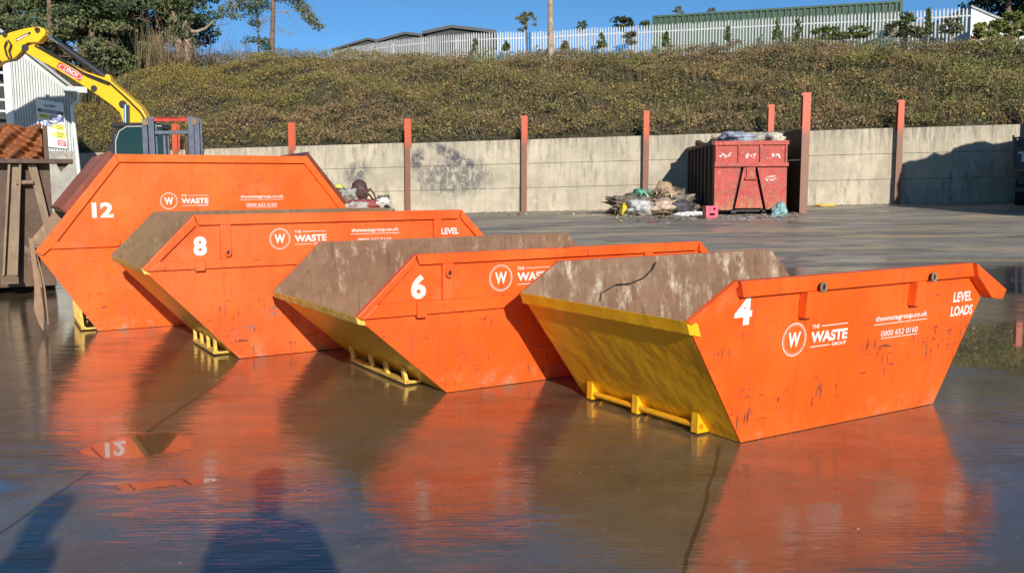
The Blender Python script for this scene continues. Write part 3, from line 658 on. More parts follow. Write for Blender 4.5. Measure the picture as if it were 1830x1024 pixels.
for (s0, s1) in ((-.215, .231), (2.132, 2.55)):     # ribbed end lids on the upper slope
    mb = MB(); a = Vector((s0, .03, .812+(s0+.509)*1.243)) if s0 < 1 else Vector((s0, .03, 1.732)); b = Vector((s1, .03, 1.732)) if s0 < 1 else Vector((s1, .03, 1.732-(s1-2.132)*1.281))
    d = (b-a); n = Vector((-d.z, 0, d.x)).normalized(); nr = 12
    mb.prism([a, b, b+Vector((0, W-.06, 0)), a+Vector((0, W-.06, 0))], n*.02)
    for i in range(nr):
        y = .03+(W-.12)*i/(nr-1); w = Vector((0, .07, 0)); aa, bb = a+n*.02+Vector((0, y-.03, 0)), b+n*.02+Vector((0, y-.03, 0))
        mb.prism([aa, bb, bb+w, aa+w], n*.035)
    mb.prism([a-n*.02, a+n*.07, a+n*.07+Vector((0, W-.06, 0)), a-n*.02+Vector((0, W-.06, 0))], d.normalized()*-.012)
    mb.build('end_lid', M['orangedk'], r12, .003)
mb = MB(); hp = Vector((-.535, .03, .83)); prof = [(-.545, .845), (-.50, .845), (-.455, .60), (-.43, .40), (-.42, .20), (-.46, .06), (-.475, .06), (-.52, .22), (-.49, .40), (-.515, .60)]
mb.prism([(s, .10, z) for s, z in [(-.525, .82), (-.50, .83), (-.455, .60), (-.435, .42), (-.45, .42), (-.472, .60)]], (0, W-.2, 0))
mb.prism([(s, .10, z) for s, z in [(-.452, .42), (-.436, .42), (-.425, .10), (-.440, .09)]], (0, W-.25, 0))
dpx = [(52, 431), (62, 434), (66, 478), (70, 520), (73, 552), (70, 584), (62, 572), (54, 548), (58, 505), (55, 470)]
mb.prism([(-.509+(x-63)*.0045, .06, .812-(y-453)/169) for x, y in dpx], (0, .03, 0))
mb.build('drop_door', M['rust12'], r12, .004)
for y in (.35, .9, 1.45):
    mb = MB(); mb.tube((-.45, y, .80), (-.45, y+.14, .80), .03); mb.box((-.47, y+.07, .62), (.03, .06, .38)); mb.build('hinge', M['steel_tan'], r12)


# ------------------------------------------------------------------ more materials
M['yellow_machine'] = simple('yellow_machine_paint', (.80, .47, .006), .4, 0, .06, 3, .03)
M['black_paint'] = simple('black_paint', (.03, .03, .034), .4, 0, .2, 8)
M['chrome'] = simple('polished_rod', (.7, .7, .7), .2, 1, .05)
M['rubber'] = simple('black_rubber', (.022, .021, .02), .8)
M['mast_grey'] = simple('blue_grey_mast_steel', (.115, .13, .18), .45, 0, .25, 9, .1, (.30, .18, .11), .12)
M['red_paint'] = simple('red_paint', (.60, .055, .04), .45, 0, .2, 6, .05)
M['clad'] = simple('pale_grey_cladding', (.50, .52, .51), .5, .0, .08, 2, .03, (.3, .3, .27), .05)
M['clad_white'] = simple('white_painted_steel', (.72, .73, .70), .5, 0, .06, 2, .03)
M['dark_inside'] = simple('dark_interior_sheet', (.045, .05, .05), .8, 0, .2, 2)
M['roof_dark'] = simple('dark_roof_sheet', (.05, .055, .06), .6, 0, .1, 2)
M['roof_grey'] = simple('grey_roof_sheet', (.33, .34, .34), .55, 0, .15, 2)
M['green_clad'] = simple('dark_green_ribbed_steel', (.060, .105, .070), .5, 0, .15, 2)
M['fence_white'] = simple('galvanised_pale_steel', (.66, .67, .66), .45, .1, .08, 6, .02)
M['blue_sign'] = simple('blue_sign_paint', (.03, .07, .30), .5, 0, .05); M['yellow_sign'] = simple('yellow_sign_paint', (.72, .66, .05), .5, 0, .05)
M['red_sign'] = simple('red_sign_paint', (.55, .05, .05), .5, 0, .05); M['sign_white'] = simple('sign_board_white', (.66, .68, .70), .4, 0, .03)
def glass(name, col, rough=.05):
    t = NT(name); return t.fin(col, rough, None, 0, .35)
M['cab_glass'] = glass('green_tinted_cab_glass', (.012, .04, .036))

def pix_poly(pts, Y): return [at(x, y, Y) for x, y in pts]
def plate(mb, pts, Y, th, m=0):
    """outline given as photo pixels on the plane Y, real thickness th away from the viewer side"""
    P_ = pix_poly(pts, Y); P_ = [Vector((p.x, Y, p.z)) for p in P_]; mb.prism(P_, Vector((0, th, 0)), m)
def rebase(root, objs=None):
    """children were built in world coordinates: shift them under the root's origin"""
    inv = Matrix.Translation(-root.location)
    for o in root.children:
        o.data.transform(inv)
        for g in o.children: g.data.transform(inv)

# ------------------------------------------------------------------ tracked excavator behind skip 12
YE = 25.; gx = gz(-9, YE)
ex = thing('excavator', 'yellow tracked excavator with its boom raised over the shed front', 'excavator', (-9.6, YE, gx))
mb = MB(); plate(mb, [(45, 84), (60, 79), (94, 99), (150, 128), (193, 141), (208, 154), (231, 173), (250, 190), (261, 208), (264, 262), (232, 262), (222, 225), (214, 202), (200, 189), (172, 169), (141, 149), (100, 124), (47, 96)], YE-.18, .36)
boom = mb.build('boom', M['yellow_machine'], ex, .02)
mb = MB(); plate(mb, [(-120, 205), (-128, 190), (-60, 112), (-8, 66), (8, 62), (22, 57), (45, 51), (68, 48), (77, 51), (81, 57), (79, 64), (68, 76), (48, 77), (40, 84), (36, 94), (26, 104), (14, 108), (0, 112), (-50, 150)], YE-.14, .28)
dip = mb.build('dipper_arm', M['yellow_machine'], ex, .02)
mb = MB(); mb.tube(at(81, 60, YE), at(112, 84, YE), .035, n=12, m=0); mb.build('ram_rod', M['chrome'], ex)
mb = MB(); mb.tube(at(106, 79, YE), at(188, 138, YE), .085, n=14); mb.tube(at(186, 136.5, YE), at(190, 139.5, YE), .10, n=14); mb.build('ram_barrel', M['black_paint'], ex)
mb = MB(); plate(mb, [(186, 141), (189, 133), (195, 134), (199, 146), (207, 156), (196, 150)], YE-.10, .2); mb.build('ram_bracket', M['yellow_machine'], ex, .01)
for pts in ([(44, 92), (40, 100), (30, 108), (20, 109), (12, 100), (8, 84), (12, 74)], [(20, 104), (16, 92), (20, 80), (14, 72)], [(2, 112), (-4, 104), (-14, 96)], [(62, 82), (100, 103), (150, 131), (195, 148), (226, 176), (250, 200), (258, 212)], [(70, 84), (110, 105), (155, 136), (195, 152)]):
    mb = MB(); mb.path([at(x, y, YE-.22) for x, y in pts], .022, 6); mb.build('hydraulic_hose', M['rubber'], ex)
for (x, y, r) in ((73, 56, .06), (174, 160, .08), (225, 188, .10), (52, 88, .09), (15, 64, .06)):
    mb = MB(); c_ = at(x, y, YE); mb.tube((c_.x, YE-.22, c_.z), (c_.x, YE+.22, c_.z), r, n=14); mb.build('pivot_pin', M['black_paint'], ex)
for dx in (0, 5):
    mb = MB(); mb.tube(at(224+dx, 188, YE-.24), at(225+dx, 250, YE-.24), .03 if dx else .045, n=10); mb.build('ram_rod', M['chrome'] if not dx else M['black_paint'], ex)
mb = MB(); plate(mb, [(101, 120), (106, 111), (149, 134), (143, 146)], YE-.195, .012); sg = mb.build('sign', M['red_sign'], ex)
a_ = at(104, 117, YE-.2); b_ = at(145, 139, YE-.2); ang = math.atan2(b_.z-a_.z, b_.x-a_.x)
mb = MB(); text_mb(mb, 'LYNCH', .16, -.055, .42, .12, 0, .03, shear=.3); ring_mb(mb, 0, 0, .93, 1.0, 0, 40)
vs = mb.v[:]; nt = len(vs)-160
mb.v = [(v[0], v[1], v[2]) if i < nt else (.36+v[0]*.34, v[1], v[2]*.10) for i, v in enumerate(vs)]
mb.v = [tuple(Vector((a_.x, YE-.2, a_.z))+Matrix.Rotation(-ang, 3, 'Y') @ Vector(v)) for v in mb.v]; mb.build('lettering', M['white'], sg)
mb = MB(); plate(mb, [(28, 70), (54, 57), (55, 61), (29, 75)], YE-.15, .008); pl = mb.build('nameplate', M['black_paint'], ex)
mb = MB(); plate(mb, [(29.5, 71), (50, 61), (50.5, 62.5), (30, 73.5)], YE-.156, .005); mb.build('plate_face', M['white'], pl)
# cab
zc = at(200, 222, 24).z; xl = at(196, 240, 24).x; xr = at(286, 240, 24).x
def cabbox(mb, lo, hi): mb.b2(lo, hi)
mb = MB(); mb.b2((xl+.32, 23.6, gx+1.15), (xr, 25-.3, zc-.12)); mb.b2((xl+.10, 23.62, gx+1.15), (xl+.33, 24.6, zc-.55)); mb.b2((xl+.2, 23.63, zc-.56), (xl+.33, 24.6, zc-.25))
cab = mb.build('cab', M['black_paint'], ex, .03)
mb = MB(); mb.b2((xl+.22, 23.55, zc-.12), (xr+.05, 24.75, zc)); mb.build('cab_roof', M['black_paint'], cab, .05)
mb = MB(); w0, w1 = at(207, 250, 23.58).x, at(252, 250, 23.58).x; zt_, zb_ = at(0, 230, 23.58).z, gx+1.6
gp = [(w0, zb_), (w1+.55, zb_), (w1+.55, zt_), (w0+.30, zt_), (w0+.12, zt_-.12), (w0+.02, zt_-.35)]
mb.prism([Vector((x, 23.585, z)) for x, z in gp], Vector((0, -.02, 0))); mb.build('window', M['cab_glass'], cab)
mb = MB(); mb.path([Vector((x, 23.56, z)) for x, z in [(w0-.03, zb_), (w0, zt_-.35), (w0+.10, zt_-.10), (w0+.29, zt_+.02), (w1+.55, zt_+.03)]], .014, 8); mb.build('window_frame', M['clad'], cab)
mb = MB(); mb.b2((xl, 23.5, gx+.95), (xl+3.6, 26.6, gx+1.15)); mb.build('turntable_deck', M['yellow_machine'], ex, .03)
mb = MB(); mb.b2((xl+1.2, 25.2, gx+1.15), (xl+3.4, 26.6, gx+1.95)); mb.b2((xl+2.5, 23.6, gx+1.15), (xl+3.6, 25.1, gx+1.8)); mb.build('engine_housing', M['yellow_machine'], ex, .06)
for y in (23.4, 26.0):
    mb = MB(); pr = [(xl-.2, gx+.35), (xl+.1, gx+.02), (xl+3.2, gx+.02), (xl+3.5, gx+.35), (xl+3.3, gx+.72), (xl, gx+.72)]
    mb.prism([Vector((x, y, z)) for x, z in pr], Vector((0, .5, 0))); tr = mb.build('track', M['rubber'], ex, .03)
    for i in range(5):
        mb = MB(); mb.tube((xl+.35+i*.65, y-.02, gx+.33), (xl+.35+i*.65, y+.52, gx+.33), .20, n=16); mb.build('roller', M['yellow_machine'], tr)
rebase(ex)

# ------------------------------------------------------------------ forklift with mast
YF = 17.; gf = gz(-6, YF)
fk = thing('forklift', 'forklift with a blue-grey mast parked behind skip 12', 'forklift', (at(305, 300, YF).x, YF, gf))
def X(px, Y=YF): return at(px, 260, Y).x
def Z(py, Y=YF, px=300): return at(px, py, Y).z
for pa, pb, top, nm in ((255, 264, 212, 'outer_mast_rail'), (266, 276, 208, 'inner_mast_rail'), (337, 347, 209, 'inner_mast_rail'), (348, 357, 212, 'outer_mast_rail')):
    mb = MB(); xa, xb = X(pa), X(pb); mb.b2((xa, YF, gf+.08), (xb, YF+.03, Z(top))); mb.b2((xa, YF+.03, gf+.08), (xa+.02, YF+.14, Z(top))); mb.b2((xa, YF+.14, gf+.08), (xb, YF+.16, Z(top)-.001)); mb.build(nm, M['mast_grey'], fk, .006)
for px in (262, 350):
    mb = MB(); mb.tube((X(px), YF-.03, Z(219)), (X(px), YF, Z(219)), .06, n=14); mb.build('chain_roller', M['steel_tan'], fk)
mb = MB(); mb.b2((X(276), YF+.03, Z(217)), (X(337), YF+.10, Z(212))); mb.b2((X(276), YF+.02, Z(210.8)), (X(337), YF+.12, Z(209.5))); mb.build('top_crossbar', M['red_paint'], fk, .01)
mb = MB(); mb.b2((X(276), YF+.04, Z(240)), (X(337), YF+.10, Z(233.5))); mb.build('crossbar', M['mast_grey'], fk, .01)
for px, r in ((290, .03), (297, .02), (330, .035)):
    mb = MB(); mb.tube((X(px), YF+.12, gf+.3), (X(px), YF+.12, Z(238)), r, n=10); mb.build('lift_ram', M['mast_grey'] if r < .035 else M['steel_brown_and_shade'], fk)
mb = MB(); mb.path([Vector((X(p), YF+.06, Z(q))) for p, q in ((360, 240), (364, 246), (363, 262), (360, 280), (356, 300))], .012, 6); mb.build('hydraulic_hose', M['rubber'], fk)
mb = MB(); mb.b2((X(255), YF-.10, gf+.45), (X(357), YF-.03, gf+.55)); mb.b2((X(255), YF-.10, gf+.85), (X(357), YF-.03, gf+.93)); mb.build('fork_carriage', M['black_paint'], fk, .01)
for px in (275, 330):
    mb = MB(); mb.b2((X(px), YF-.15, gf+.10), (X(px)+.12, YF-.10, gf+.9)); mb.b2((X(px), YF-1.15, gf+.06), (X(px)+.12, YF-.10, gf+.10)); mb.build('fork', M['black_paint'], fk, .006)
mb = MB(); mb.b2((X(258), YF+.35, gf+.3), (X(354), YF+2.1, gf+.95)); mb.b2((X(258), YF+1.5, gf+.95), (X(354), YF+2.3, gf+1.25)); mb.build('body', M['red_paint'], fk, .06)
mb = MB(); mb.b2((X(300)-.2, YF+.9, gf+.951), (X(300)+.25, YF+1.35, gf+1.05)); mb.b2((X(300)-.2, YF+1.36, gf+.96), (X(300)+.25, YF+1.48, gf+1.45)); mb.build('seat', M['rubber'], fk, .03)
for sx in (258, 350):
    for sy in (.45, 1.85):
        mb = MB(); cx_ = X(sx)+(.02 if sx > 300 else 0); mb.tube((cx_-.1, YF+sy, gf+.28), (cx_+.12, YF+sy, gf+.28), .28, n=24); w_ = mb.build('wheel', M['rubber'], fk)
        mb = MB(); mb.tube((cx_-.11, YF+sy, gf+.28), (cx_+.13, YF+sy, gf+.28), .13, n=16); mb.build('rim', M['clad_white'], w_)
rebase(fk)

# ------------------------------------------------------------------ shed at the left
YS = 29.
gs_ = gz(-12, YS)
sh = thing('shed', 'pale corrugated shed with a dark open front behind the excavator boom', 'shed', (at(80, 300, YS).x, YS, gs_))
def zline(px): # roof rake
    return at(px, 155+(px-128)*(155-62)/(128-22), YS).z
xl_, xr_ = at(40, 250, YS).x, at(133, 250, YS).x
zb_ = at(100, 272, YS).z
mb = MB(); n = 2*22
def prof(i):
    x = xl_+(xr_-xl_)*i/n; off = [0, -.05][(i//1) % 2]; return x, off
vs = []; fs = []
st = []
for i in range(n+1):
    x = xl_+(xr_-xl_)*i/n; px = CX+x/YS*F_PX
    st.append((x, px))
for i in range(n):
    (xa, pa), (xb, pb) = st[i], st[i+1]; y = YS if i % 2 else YS-.07
    mb.add([(xa, y, zb_), (xb, y, zb_), (xb, y, zline(pb)-.03), (xa, y, zline(pa)-.03)], [(0, 1, 2, 3)])
    if i < n-1:
        y2 = YS if (i+1) % 2 else YS-.07; mb.add([(xb, y, zb_), (xb, y2, zb_), (xb, y2, zline(pb)-.03), (xb, y, zline(pb)-.03)], [(0, 1, 2, 3)])
mb.add([(xl_, YS+.02, zb_), (xr_, YS+.02, zb_), (xr_, YS+.02, zline(133)-.03), (xl_, YS+.02, zline(40)-.03)], [(0, 1, 2, 3)])
mb.build('cladding', M['clad'], sh)
mb = MB(); mb.b2((xl_-.5, YS-.12, gs_), (xr_+.1, YS+.15, zb_-.01)); mb.build('base_wall', M['concrete_plain'], sh, .01)
mb = MB(); xp = at(28, 250, YS).x; mb.b2((xp, YS-.12, gs_+.3), (xl_-.003, YS+.2, zline(30)-.05)); mb.build('corner_post', M['clad_white'], sh, .01)
# roof sheet with thickness, running back
mb = MB(); za, zz = zline(-170), zline(137); xa_, xb_ = at(-170, 250, YS).x, at(137, 250, YS).x
mb.prism([Vector((xa_, YS-.25, za)), Vector((xb_, YS-.25, zz)), Vector((xb_, YS-.25, zz+.10)), Vector((xa_, YS-.25, za+.10))], Vector((0, 10, 0)), 0); mb.build('roof', M['roof_grey'], sh)
mb = MB(); mb.tube((xb_-.02, YS-.35, zz-.02), (xb_-.02, YS+9.5, zz-.02), .08, n=10); mb.b2((xb_-.3, YS-.40, zz-.08), (xb_+.35, YS-.2, zz+.1)); mb.build('gutter', M['clad'], sh)
mb = MB(); mb.path([Vector((xb_+.1, YS-.3, zz-.08)), Vector((xb_+.10, YS-.3, zz-.3)), Vector((xb_-.10, YS-.3, zz-.5)), Vector((xb_-.02, YS-.3, zb_-.2)), Vector((xb_+.05, YS-.3, gs_))], .055, 10); mb.build('downpipe', M['clad_white'], sh)
# side walls, open bay at the left: back wall, rails, purlins
mb = MB(); mb.b2((xr_-.04, YS+.03, gs_), (xr_, YS+9.6, zz)); mb.build('side_wall', M['clad'], sh)
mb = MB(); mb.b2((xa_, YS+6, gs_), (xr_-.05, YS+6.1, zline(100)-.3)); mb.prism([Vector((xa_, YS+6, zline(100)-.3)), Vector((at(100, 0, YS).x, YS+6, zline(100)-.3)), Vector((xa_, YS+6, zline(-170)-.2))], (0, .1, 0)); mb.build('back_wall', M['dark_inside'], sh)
mb = MB(); mb.b2((xa_, YS+5.8, at(0, 222, YS+6).z-.9), (xr_-.1, YS+5.98, at(0, 222, YS+6).z+.5)); mb.build('inner_panel', M['dark_inside'], sh)  # back wall and panel: shade inside the bay put into a dark colour
for py, yy in ((137, .3), (160, 3), (184, .5), (205, 4.)):
    mb = MB(); mb.b2((xa_, YS+yy, at(0, py+2, YS+yy).z), (xp+.05, YS+yy+.12, at(0, py-2, YS+yy).z)); mb.build('rail', M['clad'], sh)
rebase(sh)
def turn(o, pivot, th):
    pv = Vector((pivot[0], pivot[1], 0)); o.location = pv+Matrix.Rotation(th, 3, 'Z') @ (Vector(o.location)-pv); o.rotation_euler[2] += th
turn(sh, (xr_, YS), R(27)); PIV = (xr_, YS)
sb = thing('safety_sign', 'white site safety board with yellow, blue and red panels on the shed', 'sign', (at(92, 220, YS-.12).x, YS-.12, at(92, 220, YS-.12).z))
mb = MB(); plate(mb, [(66, 179), (111, 185), (118, 267), (73, 262)], YS-.14, .03); mb.build('board', M['sign_white'], sb, .002)
def sq(mb, u0, v0, u1, v1, m=0, dy=-.145):
    def q(u, v): x = 66+45*u+7*v; y = 179+6*u+83*v; return at(x, y, YS+dy)
    mb.add([q(u0, v1), q(u1, v1), q(u1, v0), q(u0, v0)], [(0, 1, 2, 3)], m)
for nm, mt, rs_ in (('heading_bar', 'black_paint', [(.05, .20, .95, .27)]), ('yellow_panel', 'yellow_sign', [(.06, .31, .46, .39)]), ('blue_panel', 'blue_sign', [(.68, .31, .96, .42)]), ('blue_panel', 'blue_sign', [(.30, .46, .54, .56)]),
                    ('yellow_panel', 'yellow_sign', [(.62, .48, .96, .60)]), ('yellow_panel', 'yellow_sign', [(.62, .63, .96, .78)]), ('red_panel', 'red_sign', [(.66, .82, .96, .94)])):
    mb = MB(); [sq(mb, *r_) for r_ in rs_]; p_ = mb.build(nm, M[mt], sb)
    mb = MB(); u0, v0, u1, v1 = rs_[0]
    for k_ in range(3):
        vv = v0+(v1-v0)*(.22+.26*k_); sq(mb, u0+(u1-u0)*(.12+.05*(k_ % 2)), vv, u1-(u1-u0)*(.12+.07*k_), vv+(v1-v0)*.10, 0, -.149)
    if nm != 'yellow_panel': mb.build('text_lines', M['sign_white'], p_)
    else: mb.build('text_lines', M['black_paint'], p_)
for (u, v) in ((.56, .365), (.14, .51)):
    mb = MB(); c_ = at(66+45*u+7*v, 179+6*u+83*v, YS-.15); ring_mb(mb, c_.x, c_.z, .055, .085, YS-.147, 24); mb.build('round_symbol', M['blue_sign'], sb)
for v in (.54, .70):
    mb = MB(); c_ = at(66+45*.54+7*v, 179+6*.54+83*v, YS-.15); mb.add([(c_.x-.07, YS-.147, c_.z-.06), (c_.x+.07, YS-.147, c_.z-.06), (c_.x, YS-.147, c_.z+.07)], [(0, 1, 2)]); mb.build('triangle_symbol', M['yellow_sign'], sb)
mb = MB(); text_mb(mb, 'The Waste', -.001, 0, .30, .09, 0, .02); c_ = at(80, 194, YS-.15)
mb.v = [(v[0]+c_.x, YS-.148, v[2]+c_.z) for v in mb.v]; mb.build('heading', M['black_paint'], sb)
rebase(sb); turn(sb, PIV, R(27))

# ------------------------------------------------------------------ rusty roll-on container at the left edge
YC = 12.6
rc = thing('rusty_container', 'brown rusty roll-on container with a crumpled orange load at the left edge', 'container', (at(50, 480, YC).x, YC+.0, 0))
mb = MB(); XL = at(-190, 300, YC).x; xr0, xr1 = at(103, 260, YC).x, at(99, 470, YC).x
zB = at(50, 293, YC).z; zT = at(50, 224, YC).z
mb.b2((XL, YC+.03, .10), (xr1, YC+.08, zB)); mb.b2((XL, YC+.45, zB-.01), (xr1, YC+.50, zT-.02)) ; mb.build('front_plate', M['steel_brown_and_shade'], rc, .006)
mb = MB(); mb.b2((xr1-.06, YC+.09, .10), (xr1, YC+5.5, zT)); mb.b2((XL, YC+.09, .10), (XL+.06, YC+5.5, zT)); mb.b2((XL+.06, YC+5.44, .1), (xr1-.06, YC+5.5, zT)); mb.b2((XL+.06, YC+.09, .1), (xr1-.06, YC+5.44, .16)); mb.build('side_and_rear_plates', M['steel_brown_and_shade'], rc, .006)
mb = MB(); mb.b2((XL, YC-.22, at(0, 293, YC-.2).z), (at(113, 290, YC-.2).x, YC+.03, at(0, 285, YC-.2).z)); mb.build('cross_beam', M['steel_brown_and_shade'], rc, .006)
mb = MB(); mb.prism([at(93, 293, YC-.1), at(113, 293, YC-.1), at(100, 307, YC-.1)], (0, .1, 0)); mb.build('beam_bracket', M['steel_brown_and_shade'], rc)
mb = MB()
P4 = [at(18, 295, YC-.08), at(39, 295, YC-.08), at(30, 489, YC-.15), at(6, 489, YC-.15)]
mb.prism(P4, (0, .03, 0)); mb.prism([P4[0], P4[0]+Vector((.03, 0, 0)), P4[3]+Vector((.03, 0, 0)), P4[3]], (0, -.09, 0)); mb.prism([P4[1], P4[1]-Vector((.03, 0, 0)), P4[2]-Vector((.03, 0, 0)), P4[2]], (0, -.09, 0)); mb.build('channel_leg', M['steel_tan'], rc, .004)
mb = MB(); mb.prism([at(48, 294, YC-.08), at(62, 294, YC-.08), at(84, 400, YC-.1), at(104, 470, YC-.1), at(90, 470, YC-.1), at(72, 400, YC-.1)], (0, .10, 0)); mb.build('brace', M['steel_tan'], rc, .004)
mb = MB(); mb.prism([at(-70, 294, YC-.08), at(-56, 294, YC-.08), at(-98, 470, YC-.1), at(-112, 470, YC-.1)], (0, .10, 0)); mb.build('brace', M['steel_tan'], rc, .004)
mb = MB(); mb.tube(at(28, 327, YC-.12), at(55, 326, YC-.12), .03, n=12); mb.build('pin', M['steel_tan'], rc)
mb = MB(); mb.prism([at(4, 490, YC-.16), at(30, 490, YC-.16), at(14, 505, YC-.4), at(-14, 505, YC-.4)], (0, .03, .02)); mb.build('foot_plate', M['steel_tan'], rc, .003)
rebase(rc); turn(rc, (xr1, YC), R(27))
def lump(name, cs, sz, mat, label=None, cat=None, seed=0, rough=.35, sub=4, parent=None, freq=3.5, group=None, flat=0):
    bm = bmesh.new(); bmesh.ops.create_icosphere(bm, subdivisions=sub, radius=1); rr = random.Random(seed)
    ph = [rr.uniform(0, 6.28) for _ in range(9)]
    for v in bm.verts:
        p = v.co.copy(); k = 1+rough*(.5*math.sin(freq*p.x+ph[0]+2*p.z)+.5*math.sin(freq*1.3*p.y+ph[1]+p.x*2)+.35*math.sin(freq*2.1*p.z+ph[2]+p.y*3)+.25*abs(math.sin(freq*3.1*(p.x+p.y)+ph[3]))+.22*abs(math.sin(freq*4.3*(p.z-p.x)+ph[4]))+.12*math.sin(freq*9*p.x+ph[5])*math.sin(freq*8*p.z+ph[6]))
        q_ = p*freq*.55+Vector((seed, seed*1.7, 0)); k += rough*1.1*(abs(mnoise.noise(q_*1.3))*1.2+abs(mnoise.noise(q_*3.1))*.7+abs(mnoise.noise(q_*6.5))*.45-.55)
        if flat: p = Vector([max(-1, min(1, c*1.6)) for c in p])
        v.co = Vector((p.x*sz[0]*k, p.y*sz[1]*k, max(-1.0 if True else 0, p.z)*sz[2]*k))
    me = bpy.data.meshes.new(name); bm.to_mesh(me); bm.free(); me.materials.append(mat)
    for f in me.polygons: f.use_smooth = True
    o = bpy.data.objects.new(name, me); C.objects.link(o); o.location = cs
    if parent: o.parent = parent
    if label: tag(o, label, cat, group)
    return o
c_ = at(10, 256, YC+.25); lw = at(93, 256, YC+.25).x-at(-170, 256, YC+.25).x; cx_ = (at(93, 256, YC+.25).x+at(-170, 256, YC+.25).x)/2
# crumpled load: a wrinkled sheet-sided mass filling the container top
nX, nZ = 130, 34; V = []
for j in range(nZ):
    for i in range(nX):
        u, v = i/(nX-1), j/(nZ-1); x = cx_-lw/2+lw*u; z = zB+.02+(zT-.02-zB)*v
        y = YC+.16+.10*math.sin(u*21+v*4)+.06*math.sin(u*47-v*11)+.05*abs(math.sin(u*30+v*17))+.03*math.sin(u*90+v*40)+.14*(v-.5)**2
        V.append((x, y, z+.03*math.sin(u*33)*v))
back = [(x, YC+.44, z) for x, y, z in V]; n_ = len(V); V = V+back; Fq = []
for j in range(nZ-1):
    for i in range(nX-1):
        a = j*nX+i; Fq.append((a, a+1, a+nX+1, a+nX)); Fq.append((n_+a+1, n_+a, n_+a+nX, n_+a+nX+1))
for i in range(nX-1): a = (nZ-1)*nX+i; Fq.append((a, a+1, n_+a+1, n_+a)); Fq.append((i+1, i, n_+i, n_+i+1))
for j in range(nZ-1): a = j*nX+nX-1; Fq.append((a, n_+a, n_+a+nX, a+nX)); a = j*nX; Fq.append((n_+a, a, a+nX, n_+a+nX))
o = tag(np_mesh('crumpled_load', np.array(V), np.array(Fq), M['rust_load'], smooth=True), 'crumpled orange-brown rusty sheet lying along the front of the brown container', 'scrap metal'); turn(o, (xr1, YC), R(27))

# ------------------------------------------------------------------ red container by the wall
YR = 31.0; rz_ = gz(8, YR)
xa, xb = at(1277, 300, YR).x, at(1406, 300, YR).x; zt_ = at(1340, 252, YR).z; zbm = at(1340, 297, YR).z; w_ = xb-xa; h_ = zt_-rz_
rd = thing('red_container', 'battered red rusty roll-on container heaped with rubbish beside the divider wall', 'container', (xa, YR, rz_), -R(1))
hb = zbm-rz_
mb = MB()
s1, s2, s3, s4 = w_*.385, w_*.27, w_*.565, w_*.70   # top-left, bottom-left, top-right, bottom-right of the A slots
def pl4(a, b, c, d, y=0, th=.06): mb.prism([Vector((a[0], y, a[1])), Vector((b[0], y, b[1])), Vector((c[0], y, c[1])), Vector((d[0], y, d[1]))], (0, th, 0))
pl4((0, .16), (s2-.05, .16), (s1-.05, hb), (0, hb)); pl4((s2+.05, .22), (s4-.05, .22), (s3-.05, hb), (s1+.05, hb)); pl4((s4+.05, .16), (w_, .16), (w_, hb), (s3+.05, hb))
mb.b2((0, 0, hb), (w_, .06, h_)); mb.build('front_panel', M['red_bin'], rd, .006)
mb = MB(); mb.b2((.02, .16, .1), (w_-.02, .2, hb)); mb.build('recess_back', M['black_hole'], rd)
mb = MB(); mb.b2((-.02, -.12, hb-.02), (w_+.02, 0, hb+.11)); mb.build('cross_beam', M['red_bin'], rd, .006)
mb = MB(); mb.b2((-.03, -.08, h_-.14), (w_+.03, 0, h_)); mb.build('top_rail', M['red_bin'], rd, .006)
for u in (0.02, .33, .63, .98):
    mb = MB(); mb.b2((w_*u-.03, -.06, hb+.11), (w_*u+.03, 0, h_-.14)); mb.build('upright', M['red_bin'], rd, .004)
mb = MB(); mb.b2((w_*.44, -.05, hb-.42), (w_*.56, 0, hb-.02)); mb.tube((w_*.42, -.06, hb-.42), (w_*.58, -.06, hb-.42), .05, n=10); mb.build('hook_bar', M['red_bin'], rd, .005)
for s in (s2, s4):
    mb = MB(); mb.tube((s-.08, .05, .09), (s+.08, .05, .09), .09, n=14); mb.build('roller', M['black_hole'], rd)
LC = 5.6
mb = MB(); mb.b2((0, .06, .16), (.05, LC, h_-.02)); mb.b2((w_-.05, .06, .16), (w_, LC, h_-.02)); mb.b2((.05, LC-.05, .16), (w_-.05, LC, h_)); mb.b2((.05, .2, .16), (w_-.05, LC-.05, .2)); mb.build('side_and_rear_plates', M['steel_brown_and_shade'], rd, .004)  # plates, ribs and rail brown instead of red: side shade put into the colour
for i in range(8):
    mb = MB(); mb.b2((-.09, .5+i*.68, .16), (0, .62+i*.68, h_-.02)); mb.build('side_rib', M['steel_brown_and_shade'], rd, .004)
mb = MB(); mb.b2((-.1, .0, h_-.12), (-.0, LC, h_-.0)); mb.build('side_rail', M['steel_brown_and_shade'], rd, .004)
for nm_, (u, v, ww, hh, tx) in enumerate([(.06, .60, .17, .12, None), (.42, .60, .16, .12, None), (.71, .57, .20, .14, None), (.66, .30, .20, .12, None)]):
    mb = MB(); zz0 = hb+.11+(h_-hb-.25)*(v-.35) if v > .5 else hb-.5
    rr_ = random.Random(nm_)
    for k_ in range(16):
        xx = w_*u+rr_.random()*w_*ww*.9; zz = zz0+rr_.random()*.15; rect_mb(mb, xx, zz, xx+rr_.uniform(.02, .07), zz+rr_.uniform(.012, .04), -.004-.0002*k_)
    mb.build('worn_lettering', M['white'], rd)
